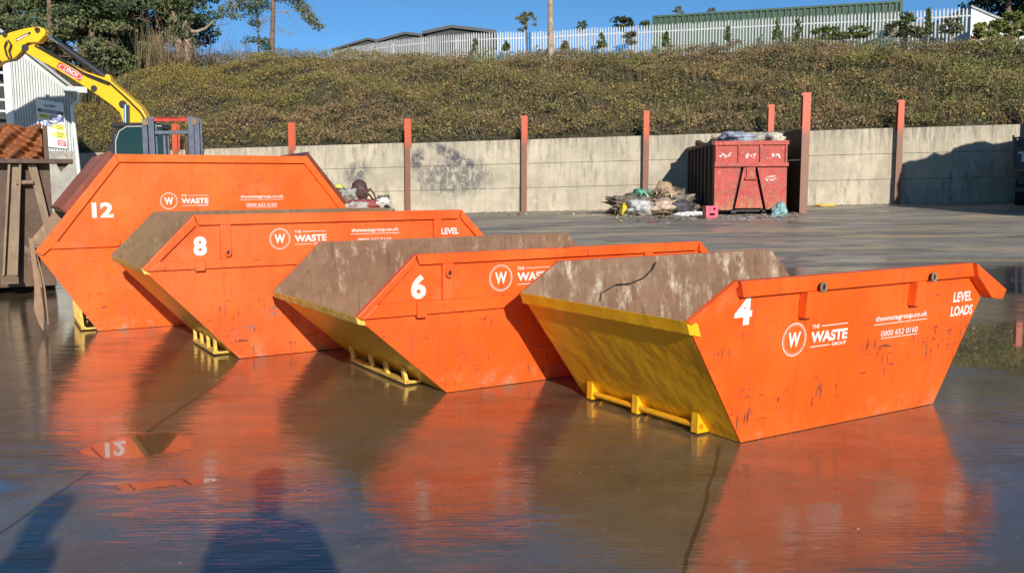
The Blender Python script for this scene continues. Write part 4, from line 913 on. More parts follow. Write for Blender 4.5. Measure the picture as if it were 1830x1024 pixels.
# rubbish
def crumple(name, label, cat, loc, size, col, seed, rough=.28, sub=4, spec=.4, r=.55, freq=3.2, group=None):
    m = simple('rubbish_%s_%d' % (name, seed), col, r, 0, .3, 9, .3, None, 0, spec)
    return lump(name, loc, size, m, label, cat, seed, rough, sub, None, freq, group)
def pt(px, py, Y): return at(px, py, Y)
def gl(px, py, up_=0):   # ground point at a pixel
    p = on_ground(px, py); p.z += up_; return p
top_items = [('blue_bag', 'pale blue plastic sheet heaped on top of the red container', 'plastic sheet', (1318, 246, .55), (.55, .6, .17), (.30, .33, .42), 3),
             ('white_bag', 'white bag on the right of the heap in the red container', 'rubbish bag', (1382, 247, .5), (.36, .4, .18), (.58, .52, .44), 4),
             ('grey_bag', 'grey netting bundle at the middle of the heap in the red container', 'rubbish bag', (1352, 249, .9), (.5, .5, .20), (.33, .32, .29), 5),
             ('brown_bundle', 'dull brown bundle on the left of the heap in the red container', 'rubbish bag', (1292, 251, 1.5), (.4, .9, .16), (.30, .24, .17), 6)]
for n_, lb, ct, (px, py, dy), sz, col, sd in top_items:
    p = at(px, py, YR+dy); crumple(n_, lb, ct, (p.x, p.y, p.z-.02), sz, col, sd)
mb = MB(); a = at(1246, 255, YR+3.); b = at(1264, 265, YR+2.4); mb.tube(a, b, .12, n=4); tag(mb.build('timber_offcut', M['steel_brown_and_shade']), 'dark timber offcut jutting over the side of the red container', 'timber')
mb = MB(); a = at(1272, 243, YR+1.); b = at(1284, 262, YR+1.); mb.tube(a, b, .04, n=5); tag(mb.build('stick', M['steel_tan']), 'thin pale stick poking up at the left corner of the red container', 'stick')
mb = MB(); a = at(1362, 254, YR+1.5); b = at(1378, 238, YR+2.5); mb.tube(a, b, .05, n=5); tag(mb.build('red_bar', M['red_paint']), 'red bar leaning out of the red container towards the divider', 'bar')
mb = MB(); mb.b2((-.3, -.2, -.2), (.3, .2, .2)); cr_ = gl(1269, 390)
k_ = MB(); L_, H_ = .34, .34
k_.b2((-L_/2, -.17, 0), (L_/2, .17, .03)); k_.b2((-L_/2, -.17, .03), (-L_/2+.02, .17, H_)); k_.b2((L_/2-.02, -.17, .03), (L_/2, .17, H_)); k_.b2((-L_/2+.02, .15, .03), (L_/2-.02, .17, H_))
k_.b2((-L_/2+.02, -.17, .03), (L_/2-.02, -.15, .08)); k_.b2((-L_/2+.02, -.17, .14), (L_/2-.02, -.15, .23)); k_.b2((-L_/2+.02, -.17, .29), (L_/2-.02, -.15, H_)); k_.b2((-.03, -.17, .23), (.03, -.15, .29)); k_.b2((-L_/2+.02, -.17, .08), (-.08, -.15, .14)); k_.b2((.08, -.17, .08), (L_/2-.02, -.15, .14))
k_.b2((-L_/2+.02, -.17, .23), (-.1, -.15, .29)); k_.b2((.1, -.17, .23), (L_/2-.02, -.15, .29))
o = k_.build('plastic_crate', simple('pink_plastic', (.62, .08, .13), .4, 0, .1)); o.location = cr_; o.rotation_euler = (0, 0, .1); o.scale = (1.15, 1.15, 1.15); tag(o, 'small pink-red plastic crate on the ground at the red container corner', 'crate')
pile = [('yellow_box', 'yellow box at the left end of the heap by the wall', 'box', (1118, 371, .0), (.24, .2, .17), (.72, .58, .04), 11, .08),
        ('green_bag', 'green netting bag on top of the heap by the wall', 'rubbish bag', (1156, 351, .6), (.42, .38, .26), (.10, .30, .20), 12, .3),
        ('grey_sack', 'big pale grey sack at the front of the heap by the wall', 'sack', (1150, 372, .0), (.52, .42, .26), (.46, .46, .45), 13, .3),
        ('cardboard', 'tan crumpled cardboard on the right of the heap by the wall', 'cardboard', (1190, 352, .6), (.42, .4, .42), (.42, .29, .18), 14, .35),
        ('cardboard_sheet', 'pale brown flattened cardboard low in the heap by the wall', 'cardboard', (1185, 370, .0), (.5, .4, .24), (.50, .38, .28), 15, .3),
        ('white_sack', 'white sack at the left shoulder of the heap by the wall', 'sack', (1136, 360, .5), (.36, .35, .22), (.62, .60, .58), 16, .3),
        ('dark_bag', 'dark bag in the shade between the heap and the red container', 'rubbish bag', (1218, 370, .3), (.34, .4, .24), (.07, .06, .07), 17, .3),
        ('wrapper', 'small white wrapper in front of the yellow box', 'wrapper', (1120, 382, .0), (.20, .15, .08), (.62, .58, .5), 18, .3),
        ('foam_scrap', 'white foam scrap on the ground left of the pink crate', 'scrap', (1232, 383, .0), (.40, .18, .08), (.66, .66, .66), 19, .35),
        ('teal_bag', 'teal and white bag slumped at the right corner of the red container', 'rubbish bag', (1393, 380, .0), (.20, .2, .26), (.22, .38, .40), 20, .35)]
for n_, lb, ct, (px, py, dy), sz, col, sd, ro in pile:
    if n_ == 'yellow_box':
        g0 = gl(px, 385); k_ = MB(); k_.box((0, 0, .2), (.42, .3, .36)); k_.box((0, -.02, .39), (.46, .33, .05)); o = k_.build('yellow_box', simple('yellow_plastic', (.62, .47, .03), .5, 0, .15), None, .02); o.location = g0; o.rotation_euler = (.05, .12, .3); tag(o, lb, ct); continue
    g0 = gl(px, 385 if py > 365 else 383); p = at(px, py, g0.y+dy); crumple(n_, lb, ct, (p.x, p.y, max(p.z, gz(p.x, p.y)+sz[2]*.5)), sz, col, sd, ro)
pile2 = [('brown_cushion', 'round dark brown cushion on the rubbish behind skip 12', 'cushion', (642, 340), (.32, .2, .36), (.07, .035, .03), 31, .08),
         ('beige_board', 'beige board leaning on the rubbish behind skip 12', 'board', (657, 355), (.42, .06, .24), (.62, .46, .30), 32, .06),
         ('dark_red_box', 'dark red crushed box under the beige board', 'box', (655, 366), (.55, .3, .2), (.26, .05, .045), 33, .25),
         ('grey_heap', 'grey tangle of plastic left of the brown cushion', 'rubbish bag', (622, 352), (.36, .3, .3), (.28, .28, .25), 34, .45),
         ('yellow_tub', 'yellow tub at the edge of skip 12 rim', 'tub', (605, 335), (.15, .14, .14), (.60, .55, .10), 35, .1),
         ('black_bag', 'black bag just under the yellow tub', 'rubbish bag', (608, 345), (.24, .2, .22), (.03, .028, .04), 36, .25),
         ('white_paper', 'white crumpled paper right of the dark red box', 'paper', (682, 362), (.2, .2, .16), (.62, .60, .54), 37, .4),
         ('pale_bags', 'pale bags at the foot of the rubbish behind skip 12', 'rubbish bag', (630, 372), (.6, .4, .2), (.36, .34, .31), 38, .4)]
for n_, lb, ct, (px, py), sz, col, sd, ro in pile2:
    p = at(px, py, 34+(.0 if py > 360 else .4)); crumple(n_, lb, ct, p, sz, col, sd, ro)
for pts, lb in (([(655, 348), (661, 337), (667, 345), (672, 356)], 'bent dark metal bar standing out of the rubbish behind skip 12'),):
    mb = MB(); mb.path([at(x, y, 33.8) for x, y in pts], .04, 6); tag(mb.build('bent_bar', M['steel_brown_and_shade']), lb, 'bar')
mb = MB(); base_p = at(625, 381, 34.2); 
bh = lump('rubbish_mound', (at(642, 375, 34.6).x, 34.6, gz(base_p.x, 34.6)+.2), (.85, .6, .6), simple('mixed_rubbish', (.15, .12, .09), .8, 0, .7, 9, .6, (.40, .37, .33), .25), 'low grey mound of mixed rubbish under the cushion and board', 'rubbish', 41, .35, 5, None, 6)
bh2 = lump('rubbish_mound', (at(1170, 383, 33).x, gl(1170, 384).y+.7, gz(5, 34)+.1), (1.5, .6, .5), bh.data.materials[0], 'low mound of mixed rubbish under the green bag and sacks', 'rubbish', 42, .35, 5, None, 6)
# litter: uncountable scraps
Vs = []; Fs = []; Cs = []
def scrap(p, s, c, hgt=.05):
    n = len(Vs); a = random.uniform(0, 3.14); ca, sa = math.cos(a)*s, math.sin(a)*s*.6
    Vs.extend([(p.x-ca, p.y-sa, p.z+random.uniform(.006, .012)), (p.x+sa*.6, p.y-ca*.6, p.z+random.uniform(.01, hgt)), (p.x+ca, p.y+sa, p.z+random.uniform(.006, hgt)), (p.x-sa*.6, p.y+ca*.6, p.z+random.uniform(.01, hgt))])
    Fs.append((n, n+1, n+2, n+3)); Cs.extend([c]*4)
pal = [(.7, .68, .64), (.6, .56, .5), (.45, .36, .26), (.72, .70, .68), (.2, .18, .16), (.5, .12, .08), (.25, .33, .40), (.60, .48, .12)]
for _ in range(150):
    px = random.choice([random.uniform(1100, 1260), random.uniform(1100, 1440), random.uniform(830, 1440)]); scrap(on_ground(px, random.gauss(386, 6) if px > 1100 else 383+random.random()*4), random.uniform(.03, .16), random.choice(pal), .09)
for _ in range(120):
    px = random.uniform(840, 1830); w = wall_pt(px, 300)-NW*random.uniform(.05, .5); w.z = gz(w.x, w.y); scrap(w, random.uniform(.02, .10), random.choice(pal[:5]), .05)
for _ in range(90): scrap(on_ground(random.uniform(1277, 1400), random.gauss(389, 3)), random.uniform(.04, .2), (.62, .66, .66), .05)
for _ in range(40): scrap(on_ground(random.uniform(860, 1830), random.uniform(388, 440)), random.uniform(.01, .06), pal[0], .02)
for _ in range(60): scrap(on_ground(random.uniform(60, 1800), random.uniform(640, 1010)), random.uniform(.003, .008), pal[random.choice([0, 1, 4])], .006)
for (mx, my, mr_, mz, nn) in ((bh2.location.x, bh2.location.y-.3, 1.5, .75, 420), (bh.location.x, bh.location.y-.2, 1.05, .9, 380)):
    for _ in range(nn):
        a, r = random.uniform(0, 6.28), random.random()**.6; x, y = mx+math.cos(a)*r*mr_, my+math.sin(a)*r*.8
        scrap(Vector((x, y, gz(x, y)+mz*(1-r*r)*random.uniform(.6, 1.1))), random.uniform(.03, .13), random.choice(pal+[(.3, .2, .12), (.08, .07, .06), (.35, .3, .26), (.16, .12, .09)]*2), random.uniform(.05, .22))
tag(np_mesh('litter', np.array(Vs), np.array(Fs), M['leaf'], col=np.array(Cs)), 'scattered scraps of litter on the yard', 'litter', None, 'stuff')
for i, (px, py, sz, col, lb) in enumerate(((1474, 369, (.34, .12, .06), (.65, .42, .08), 'yellow and red wrapper by the wall right of the divider'), (1538, 364, (.75, .12, .06), (.70, .68, .62), 'long white sheet scrap lying at the wall foot'))):
    p = gl(px, py); crumple('scrap', lb, 'scrap', (p.x, p.y, p.z+.04), sz, col, 50+i, .3, 3)

# ------------------------------------------------------------------ truck at the right edge
YT = 32.6; xt = at(1809, 300, YT).x; gt_ = gz(xt, YT)
tk = thing('tipper_truck', 'dark tipper truck cut by the right frame edge, parked against the wall', 'truck', (xt, YT, gt_), -R(31))
def tz(py): return at(1815, py, YT).z-gt_
mb = MB(); mb.b2((0, 0, tz(304)), (2.4, .06, tz(262))); mb.b2((0, .06, tz(304)), (.06, 2.1, tz(262))); mb.b2((2.34, .06, tz(304)), (2.4, 2.1, tz(262))); mb.b2((.06, 2.04, tz(304)), (2.34, 2.1, tz(262))); mb.b2((.06, .06, tz(304)), (2.34, 2.04, tz(300))); mb.build('tipper_body', M['black_paint'], tk, .01)
mb = MB(); mb.b2((-.02, -.06, tz(304)-.05), (2.42, .0, tz(304)+.03)); mb.build('body_rail', M['steel_tan'], tk, .005)
mb = MB(); mb.b2((-.04, -.04, tz(304)), (.03, 0, tz(242))); mb.b2((2.37, -.04, tz(304)), (2.44, 0, tz(242))); mb.build('corner_stake', M['steel_tan'], tk, .004)
for py in (247, 253, 258):
    mb = MB(); mb.b2((.03, -.02, tz(py)-.03), (2.37, .03, tz(py)+.03)); mb.build('cage_bar', M['black_paint'], tk)
mb = MB(); mb.b2((.03, .03, tz(258)), (.06, 2.1, tz(247))); mb.b2((.06, 1.9, tz(262)), (2.3, 2.0, tz(240))); mb.build('headboard', M['black_paint'], tk)
mb = MB(); text_mb(mb, 'THE', .16, tz(290), .9, .36, -.006, .03); mb.build('lettering', M['white'], tk)
mb = MB(); mb.b2((.2, .2, .55), (2.2, 2., tz(305)-.01)); mb.build('chassis', M['black_paint'], tk)
for x in (.12, 2.0):
    mb = MB(); mb.tube((x, .55, .46), (x+.30, .55, .46), .46, n=28); wv = mb.build('wheel', M['rubber'], tk)
    mb = MB(); mb.tube((x-.02, .55, .46), (x+.02, .55, .46), .2, n=20); mb.build('rim', M['clad'], wv)
mb = MB(); mb.b2((.1, -.02, .48), (2.3, .02, .62)); mb.build('bumper', M['black_paint'], tk)
# unseen mound added just outside the frame, shaped to cast the wall's shadow
mnd = lump('shadow_mound', (20.6, 26.8, gz(20, 27)+.2), (4.6, 2.2, 5.0), M['soil'], 'unseen mound added beyond the right frame edge to shade the wall', 'shadow caster', 71, .13, 5)

# ------------------------------------------------------------------ palisade fence on top of the bank
fence = thing('palisade_fence', 'pale steel palisade fence running along the top of the bank', 'fence')
FP = [(596, 96, 68), (640, 92, 65), (700, 88, 61.5), (780, 86, 58.5), (850, 87, 57), (1000, 84, 55.5), (1100, 82, 54), (1250, 76, 51.5), (1400, 68, 49), (1550, 63, 46.8), (1650, 63, 45.6), (1737, 65, 44.5)]
TOP = [(596, 91), (640, 82), (700, 72), (780, 64), (850, 60), (900, 57), (980, 56), (1025, 54), (1046, 50), (1100, 48.5), (1250, 40), (1400, 31), (1550, 24), (1650, 19), (1737, 13)]
def interp(tab, x, k=1):
    for i in range(len(tab)-1):
        if tab[i][0] <= x <= tab[i+1][0]: f = (x-tab[i][0])/(tab[i+1][0]-tab[i][0]); return tab[i][k]+(tab[i+1][k]-tab[i][k])*f
    return tab[-1][k] if x > tab[-1][0] else tab[0][k]
def fpt(px): Y = interp(FP, px, 2); p = at(px, interp(TOP, px), Y); return p
dens = [fpt(590+i) for i in range(1148)]; cum = [0]
for i in range(1, len(dens)): cum.append(cum[-1]+(Vector((dens[i].x, dens[i].y, 0))-Vector((dens[i-1].x, dens[i-1].y, 0))).length)
tot = cum[-1]; step = .168; npal = int(tot/step); per = 17
def atlen(l):
    i = int(np.searchsorted(cum, l)); i = min(max(i, 1), len(cum)-1); f = (l-cum[i-1])/max(1e-6, cum[i]-cum[i-1]); return dens[i-1].lerp(dens[i], f)
PH = 2.35
for sct in range(0, npal, per):
    mb = MB(); a = atlen(sct*step); b = atlen(min(tot, (sct+per)*step)); dz = (b.z-a.z)/per
    dirv = Vector((b.x-a.x, b.y-a.y, 0)).normalized(); nn = Vector((dirv.y, -dirv.x, 0)); rot = Matrix(((dirv.x, nn.x, 0), (dirv.y, nn.y, 0), (0, 0, 1)))
    for k in range(min(per, npal-sct)):
        p = atlen((sct+k)*step); z = a.z+dz*k+random.uniform(-.03, .03); w = .070; tl = random.uniform(-.012, .012)
        q = [p+dirv*(-w/2), p+dirv*(w/2)]; lo = z-PH
        prof_ = [(-w/2, lo), (w/2, lo), (w/2+tl, z-.10), (w*.12+tl, z), (-w*.12+tl, z), (-w/2+tl, z-.10)]
        mb.prism([Vector((p.x, p.y, 0))+dirv*s+Vector((0, 0, zz)) for s, zz in prof_], -nn*.02 if nn.y < 0 else nn*.02)
    mb.build('pale_section', M['fence_white'], fence)
    for off in (.42, PH-.45):
        mb = MB(); aa, bb = Vector((a.x, a.y+.04, a.z-off)), Vector((b.x, b.y+.04, b.z-off)); mb.prism([aa, bb, bb+Vector((0, 0, .07)), aa+Vector((0, 0, .07))], Vector((0, .05, 0))); mb.build('rail_section', M['fence_white'], fence)
    mb = MB(); mb.b2((a.x-.05, a.y+.10, a.z-PH-.4), (a.x+.05, a.y+.2, a.z-.2)); mb.build('fence_post', M['fence_white'], fence)

# ------------------------------------------------------------------ buildings beyond the fence
xg0, xg1 = at(1166, 29, 59), at(1612, 1, 54.2)
gc = thing('green_container', 'long dark green ribbed shipping container beyond the fence', 'container', (xg0.x, xg0.y, xg0.z-3.6), math.atan2(xg1.y-xg0.y, xg1.x-xg0.x))
L = (Vector((xg1.x, xg1.y, 0))-Vector((xg0.x, xg0.y, 0))).length; sl = (xg1.z-xg0.z)
gc.rotation_euler = (0, -math.atan2(sl, L), gc.rotation_euler[2]); nr = 40
mb = MB(); vs = []
for i in range(nr):
    a = L*i/nr; b = L*(i+1)/nr; w = b-a; xs_ = [a, a+w*.34, a+w*.5, a+w*.84, b]; ys_ = [0, 0, .09, .09, 0]
    for j in range(4): mb.add([(xs_[j], ys_[j], 0), (xs_[j+1], ys_[j+1], 0), (xs_[j+1], ys_[j+1], 3.48), (xs_[j], ys_[j], 3.48)], [(0, 1, 2, 3)])
mb.build('ribbed_side', M['green_clad'], gc)
mb = MB(); mb.b2((-.02, -.03, 3.48), (L+.02, .12, 3.6)); mb.build('top_rail', M['green_clad'], gc)
mb = MB(); mb.b2((-.02, .12, 0), (L+.02, 2.5, 3.58)); mb.build('body', M['green_clad'], gc)
for x in (0, L-.1):
    mb = MB(); mb.b2((x-.03, -.035, 0), (x+.13, .11, 3.605)); mb.build('corner_post', M['green_clad'], gc)
def shed_far(px0, pxr, px1, y0, yr, y1, Y, label, hgt=3.5, mat='clad', dep=8):
    a, r_, b = at(px0, y0, Y), at(pxr, yr, Y), at(px1, y1, Y)
    t = thing('distant_shed', label, 'shed', (a.x, Y, a.z-hgt))
    zb = a.z-hgt
    mb = MB(); mb.prism([Vector((a.x, Y, zb)), Vector((b.x, Y, zb)), Vector((b.x, Y, b.z)), Vector((r_.x, Y, r_.z)), Vector((a.x, Y, a.z))], (0, dep, 0)); mb.build('wall', M[mat], t)
    mb = MB(); o_ = Vector((0, -.3, 0)); th = Vector((0, 0, .22))
    for p, q in ((a, r_), (r_, b)):
        d_ = (q-p).normalized()*.3; p2, q2 = (p-d_ if p is a else p), (q+d_ if q is b else q); mb.prism([p2+o_, q2+o_, q2+o_+th, p2+o_+th], (0, dep+.6, 0))
    mb.build('roof', M['roof_dark'], t); rebase(t); return t
shed_far(598, 657, 690, 91, 72.5, 78, 96, 'leftmost low dark-roofed shed behind the fence', 3.5, 'dark_inside')
shed_far(676, 724, 760, 76, 62.5, 67, 84, 'middle dark-roofed shed behind the fence', 3.5, 'dark_inside')
shed_far(762, 808, 880, 61.5, 51.5, 60, 70, 'largest dark-roofed shed behind the fence, right of the other two', 4, 'dark_inside')
a, b, c_ = at(1736, 14, 47), at(1800, 45, 49), at(1736, 80, 47)
wg = thing('white_gable', 'bright white gable end at the right end of the fence', 'building', (a.x, 47, c_.z))
mb = MB(); mb.prism([Vector((a.x, 47, c_.z)), Vector((a.x+3.2, 47.3, c_.z)), Vector((a.x+3.2, 47.3, at(1830, 60, 47).z)), Vector((a.x+.0, 47, a.z))], (.3, 6, 0)); mb.build('wall', simple('white_render', (.75, .75, .73), .7, 0, .05), wg)
mb = MB(); mb.prism([Vector((a.x-.05, 46.9, a.z)), Vector((a.x+3.3, 47.2, at(1830, 60, 47).z)), Vector((a.x+3.3, 47.2, at(1830, 60, 47).z+.1)), Vector((a.x-.05, 46.9, a.z+.1))], (.3, 6.2, 0)); mb.build('roof', M['roof_grey'], wg); rebase(wg)
# low warehouse glimpsed through the pales at the right
a = at(1610, 42, 60); b = at(1735, 40, 60); mb = MB()
lw_ = thing('low_warehouse', 'low dark building glimpsed through the pales right of the green container', 'building', (a.x, 60, a.z-3))
mb.b2((a.x, 60, a.z-3), (b.x, 66, a.z-.25)); mb.build('wall', M['dark_inside'], lw_); mb = MB(); mb.b2((a.x-.2, 59.7, a.z-.25), (b.x+.2, 66.2, a.z)); mb.build('roof', M['roof_dark'], lw_); rebase(lw_)
# bare pole
a = at(984, 104, 51.5); b = at(983.5, -60, 51.5); mb = MB(); mb.tube((a.x, a.y, a.z-.6), (b.x, b.y, b.z), .165, .14, n=12)
pm = simple('weathered_pole_timber', (.36, .29, .22), .85, 0, .25, 4, .4, (.16, .12, .09), .3); tag(mb.build('utility_pole', pm), 'bare weathered timber pole standing in front of the palisade fence', 'pole')

# ------------------------------------------------------------------ trees
def foliage(name, clumps, n, size, cols, parent, seed, up=.3, flat=1., shell=.5):
    rs = np.random.default_rng(seed); w = np.array([c[1][0]*c[1][1]*c[1][2] for c in clumps])**.6; w = w/w.sum(); P = []; Cc = []
    cols = np.array(cols)
    for (c, r), ww in zip(clumps, w):
        k = max(12, int(n*ww)); d = rs.normal(size=(k, 3)); d /= np.linalg.norm(d, axis=1)[:, None]; rad = rs.uniform(shell, 1.05, (k, 1))**.8
        wob = 1+.25*np.sin(d[:, :1]*5+c[0])+.25*np.sin(d[:, 1:2]*6+c[2]*2)
        P.append(np.array(c)+d*rad*wob*np.array(r)); base = cols[rs.integers(0, len(cols))]; cc = base*(.7+.6*rs.random((k, 1))); cc = np.where(rs.random((k, 1)) < .3, cols[rs.integers(0, len(cols), k)]*1.0, cc); Cc.append(cc)
    P = np.vstack(P); V_, F_ = leaf_quads(P, rs.uniform(size*.6, size*1.4, len(P)), up, 1.0, rs, .6)
    return np_mesh(name, V_, F_, M['leaf'], parent, np.repeat(np.vstack(Cc), 4, 0))
PINE = [(.08, .115, .05), (.12, .155, .065), (.17, .195, .085), (.065, .09, .05), (.20, .205, .095)]
def tree(name, label, cat, base, h, tr, limbs, clumps, n, size, cols, seed, group=None, bark='bark', lean=0, crown_parts=None):
    t = thing(name, label, cat, tuple(base), 0, group); rr = random.Random(seed)
    pts = [Vector((lean*h*k/8+.03*h*math.sin(k*.9+seed)*(.2 if k else 0), .02*h*math.sin(k*1.3+seed)*(.3 if k else 0), h*k/8)) for k in range(9)]
    mb = MB(); mb.path(pts, tr, 9, 0, tr*.35); mb.build('trunk', M[bark], t)
    for (z0, az, ln, rise, r) in limbs:
        a = Vector((lean*z0, 0, z0)); d = Vector((math.cos(az), math.sin(az), 0)); ps = [a]
        for k in range(1, 6): ps.append(a+d*ln*k/5+Vector((rr.uniform(-.1, .1), rr.uniform(-.1, .1), rise*(k/5)**1.4+rr.uniform(-.1, .1))))
        mb = MB(); mb.path(ps, r, 7, 0, r*.25)
        for k in range(2, 6):
            for _ in range(2):
                e = ps[k]+Vector((rr.uniform(-.8, .8), rr.uniform(-.8, .8), rr.uniform(-.2, .7))); mb.tube(ps[k], e, r*.22, r*.08, 5, 0, False)
        mb.build('limb', M[bark], t)
    if clumps: foliage('crown', clumps, n, size, cols, t, seed+100)
    return t
def zc_(px, py, Y): return at(px, py, Y)
# left pine belt: real trees beyond the bank's left shoulder
lt = [(20, 62, .0, 12), (95, 60, .02, 12), (150, 66, 0, 13), (188, 60, -.03, 12), (243, 68, 0, 13), (283, 64, .02, 12.5), (340, 70, .02, 13), (-60, 60, 0, 12), (60, 72, 0, 13), (215, 76, 0, 13), (120, 74, 0, 13), (265, 74, 0, 13), (5, 70, 0, 13), (170, 58, 0, 10)]
labs = ['dense pine at the left frame edge above the shed roof', 'bushy pine above the raised boom elbow', 'tall pine directly right of the boom ram', 'slim pine with a pale trunk left of the ivy-covered pair', 'pine just left of the dry brown scrub', 'pine behind the dry brown scrub', 'dark ivy-clad pine at the right end of the pine belt', 'pine beyond the left frame edge', 'far pine filling the gap above the shed', 'far pine filling the gap left of the scrub', 'far pine behind the boom ram', 'far pine behind the slim pale-trunked pine', 'far pine behind the shed apex at the frame edge', 'lower pine in front, rising just above the boom ram']
for i, ((px, Y, ln, h), lb) in enumerate(zip(lt, labs)):
    rr = random.Random(i*7+3); b = at(px, 165 if px < 200 else 135, Y); b.z = max(b.z-1.5, 4); h = at(px, -110, Y).z-b.z
    cl = []
    dens_ = 26 if i != 6 else 34
    for k in range(dens_+(2 if i > 9 else 6)):
        z = h*(.06+.92*rr.random()**.9); rad = (3.0 if i != 6 else 2.4)*(1-.25*z/h); a = rr.uniform(0, 6.28); d = rad*rr.uniform(.2, 1.)
        cl.append(((math.cos(a)*d, math.sin(a)*d*.8, z), (rr.uniform(.7, 1.5), rr.uniform(.7, 1.3), rr.uniform(.3, .62))))
    limbs = [(h*rr.uniform(.25, .85), rr.uniform(0, 6.28), rr.uniform(1.6, 3.2), rr.uniform(-.2, 1), .07) for _ in range(9)]
    tree('pine_tree', lb, 'tree', b, h, .26, limbs, cl, 12500, .20, PINE if i != 6 else PINE[:2]+PINE[3:4], 200+i, 'pines behind the bank', lean=ln)
# twin reddish trunks with ivy
for i, (px, px2, lb) in enumerate(((316, 312, 'left of two pinkish bare trunks in the dry scrub'), (330, 336, 'right of two pinkish bare trunks, with one thick side branch'))):
    a = at(px, 118, 60); a.z -= 1; b = at(px2, -50, 60); t = thing('ivy_clad_pine', lb, 'tree', tuple(a)); mb = MB(); d = b-a
    mb.path([Vector((0, 0, 0)), d*.3+Vector((.15, 0, 0)), d*.6+Vector((-.1, 0, 0)), d], .30, 10, 0, .2); mb.build('trunk', simple('pink_brown_bark', (.36, .24, .17), .9, 0, .35, 4, .6, (.10, .07, .05), .5), t)
    if i: mb = MB(); q = at(336, 55, 60)-a; mb.path([q, q+Vector((.5, 0, -.1)), q+Vector((1.1, 0, .1)), q+Vector((1.7, 0, .6))], .14, 8, 0, .06); mb.build('limb', M['bark_grey'], t)
    rr = random.Random(i+5); cl = [((rr.uniform(-.6, .6), rr.uniform(-.5, .5), rr.uniform(.5, 5)), (.5, .5, .5)) for _ in range(5)]+[((rr.uniform(-2, 2), rr.uniform(-1, 1), rr.uniform(4.8, 8)), (1.2, .9, .35)) for _ in range(8)]
    foliage('crown', cl, 3500, .2, PINE, t, 300+i)
# dry scrub
def scrub(name, label, cat, px, py, Y, wpx, h, n, col, seed, group=None):
    c = at(px, py, Y); w = wpx/F_PX*Y; rs = np.random.default_rng(seed); P = np.stack([rs.normal(0, w*.28, n), rs.normal(0, .8, n), rs.uniform(-.5, .2, n)], 1)
    V_, F_ = blades(P, rs.uniform(h*.4, h, n), rs.uniform(.02, .045, n), .22, rs); cc = np.array(col)*rs.uniform(.5, 1.4, (n, 1)); o = np_mesh('stems', V_, F_, M['leaf'], None, np.repeat(cc, 4, 0))
    t = thing(name, label, cat, (c.x, c.y, c.z), 0, group); o.parent = t; return t
scrub('dry_scrub', 'tall dry pale-brown scrub around the twin trunks', 'shrub', 288, 118, 58, 60, 2.6, 420, (.26, .20, .11), 1)
scrub('dry_scrub', 'grey leafless scrub under the dark ivy-clad pine', 'shrub', 365, 104, 59, 90, .9, 300, (.20, .17, .14), 2)
scrub('dry_scrub', 'thin bare bushes left of the lone straight pine', 'shrub', 425, 104, 60, 90, 2.0, 70, (.20, .17, .15), 3)
scrub('dry_scrub', 'brown scrub under the boom between the shed and the bank', 'shrub', 165, 190, 46, 80, 2.2, 600, (.15, .12, .07), 4)
# lone straight pine with drooping branches
b = at(486, 96, 60); t = thing('pine_tree', 'lone straight pine with drooping branches against the sky', 'tree', tuple(b), 0, 'pines behind the bank')
def rel(px, py, Y=60): return at(px, py, Y)-b
mb = MB(); mb.path([rel(486, 100), rel(487, 60), rel(488, 20), rel(488, -60)], .17, 10, 0, .12); mb.build('trunk', M['bark'], t)
for pts, r in (([(488, 23), (510, 20), (535, 20), (552, 18)], .035), ([(488, 2), (515, -6), (535, 3), (546, 22), (560, 38), (572, 48)], .06), ([(487, 30), (470, 40), (455, 45)], .03), ([(486, 80), (470, 74), (450, 74), (436, 76)], .04), ([(488, -10), (450, -4), (420, 8), (400, 25)], .06), ([(488, 45), (505, 55), (520, 60)], .02)):
    mb = MB(); ps = [rel(*p) for p in pts]; mb.path(ps, r, 7, 0, r*.4); rr = random.Random(len(pts)*7+int(r*100))
    for p in ps[1:]:
        for _ in range(7): mb.tube(p, p+Vector((rr.uniform(-.9, .9), rr.uniform(-.6, .6), rr.uniform(-.9, .5))), .012, .005, 4, 0, False)
    mb.build('limb', M['bark_grey'], t)
cl = [((*rel(x, y),), (rx, .5, rz_2)) for x, y, rx, rz_2 in ((528, 2, .6, .4), (540, 14, .55, .35), (549, 27, .5, .35), (558, 37, .45, .3), (568, 47, .4, .25), (530, -12, 1., .4), (446, 20, .6, .4), (425, 8, .8, .4), (405, 20, .6, .35), (418, 30, .4, .2), (455, 72, .7, .22), (474, 76, .5, .25), (478, 84, .4, .3), (500, -5, .9, .3), (450, 2, .9, .4), (470, 12, .7, .3), (456, 42, .35, .25))]
foliage('crown', cl, 4200, .13, PINE, t, 401)
# thin birch-like tree between
b2 = at(463, 100, 61); t = thing('bare_tree', 'thin pale leafless tree left of the lone straight pine', 'tree', tuple(b2)); mb = MB(); mb.path([Vector((0, 0, 0)), Vector((-.05, 0, 2)), Vector((0, 0, 4.4))], .08, 8, 0, .03); mb.build('trunk', simple('pale_bark', (.5, .47, .43), .8), t)
rr = random.Random(8); mb = MB()
for k in range(46):
    z = rr.uniform(1.2, 4.3); a = rr.uniform(0, 6.28); l = rr.uniform(.5, 1.5); p = Vector((-.04, 0, z)); q = p+Vector((math.cos(a)*l*.6, math.sin(a)*l*.6, l*.5)); mb.tube(p, q, .018, .008, 4, 0, False)
    for _ in range(4): mb.tube(q, q+Vector((rr.uniform(-.5, .5), rr.uniform(-.4, .4), rr.uniform(-.2, .5))), .009, .004, 4, 0, False)
mb.build('twigs', M['bark_grey'], t)
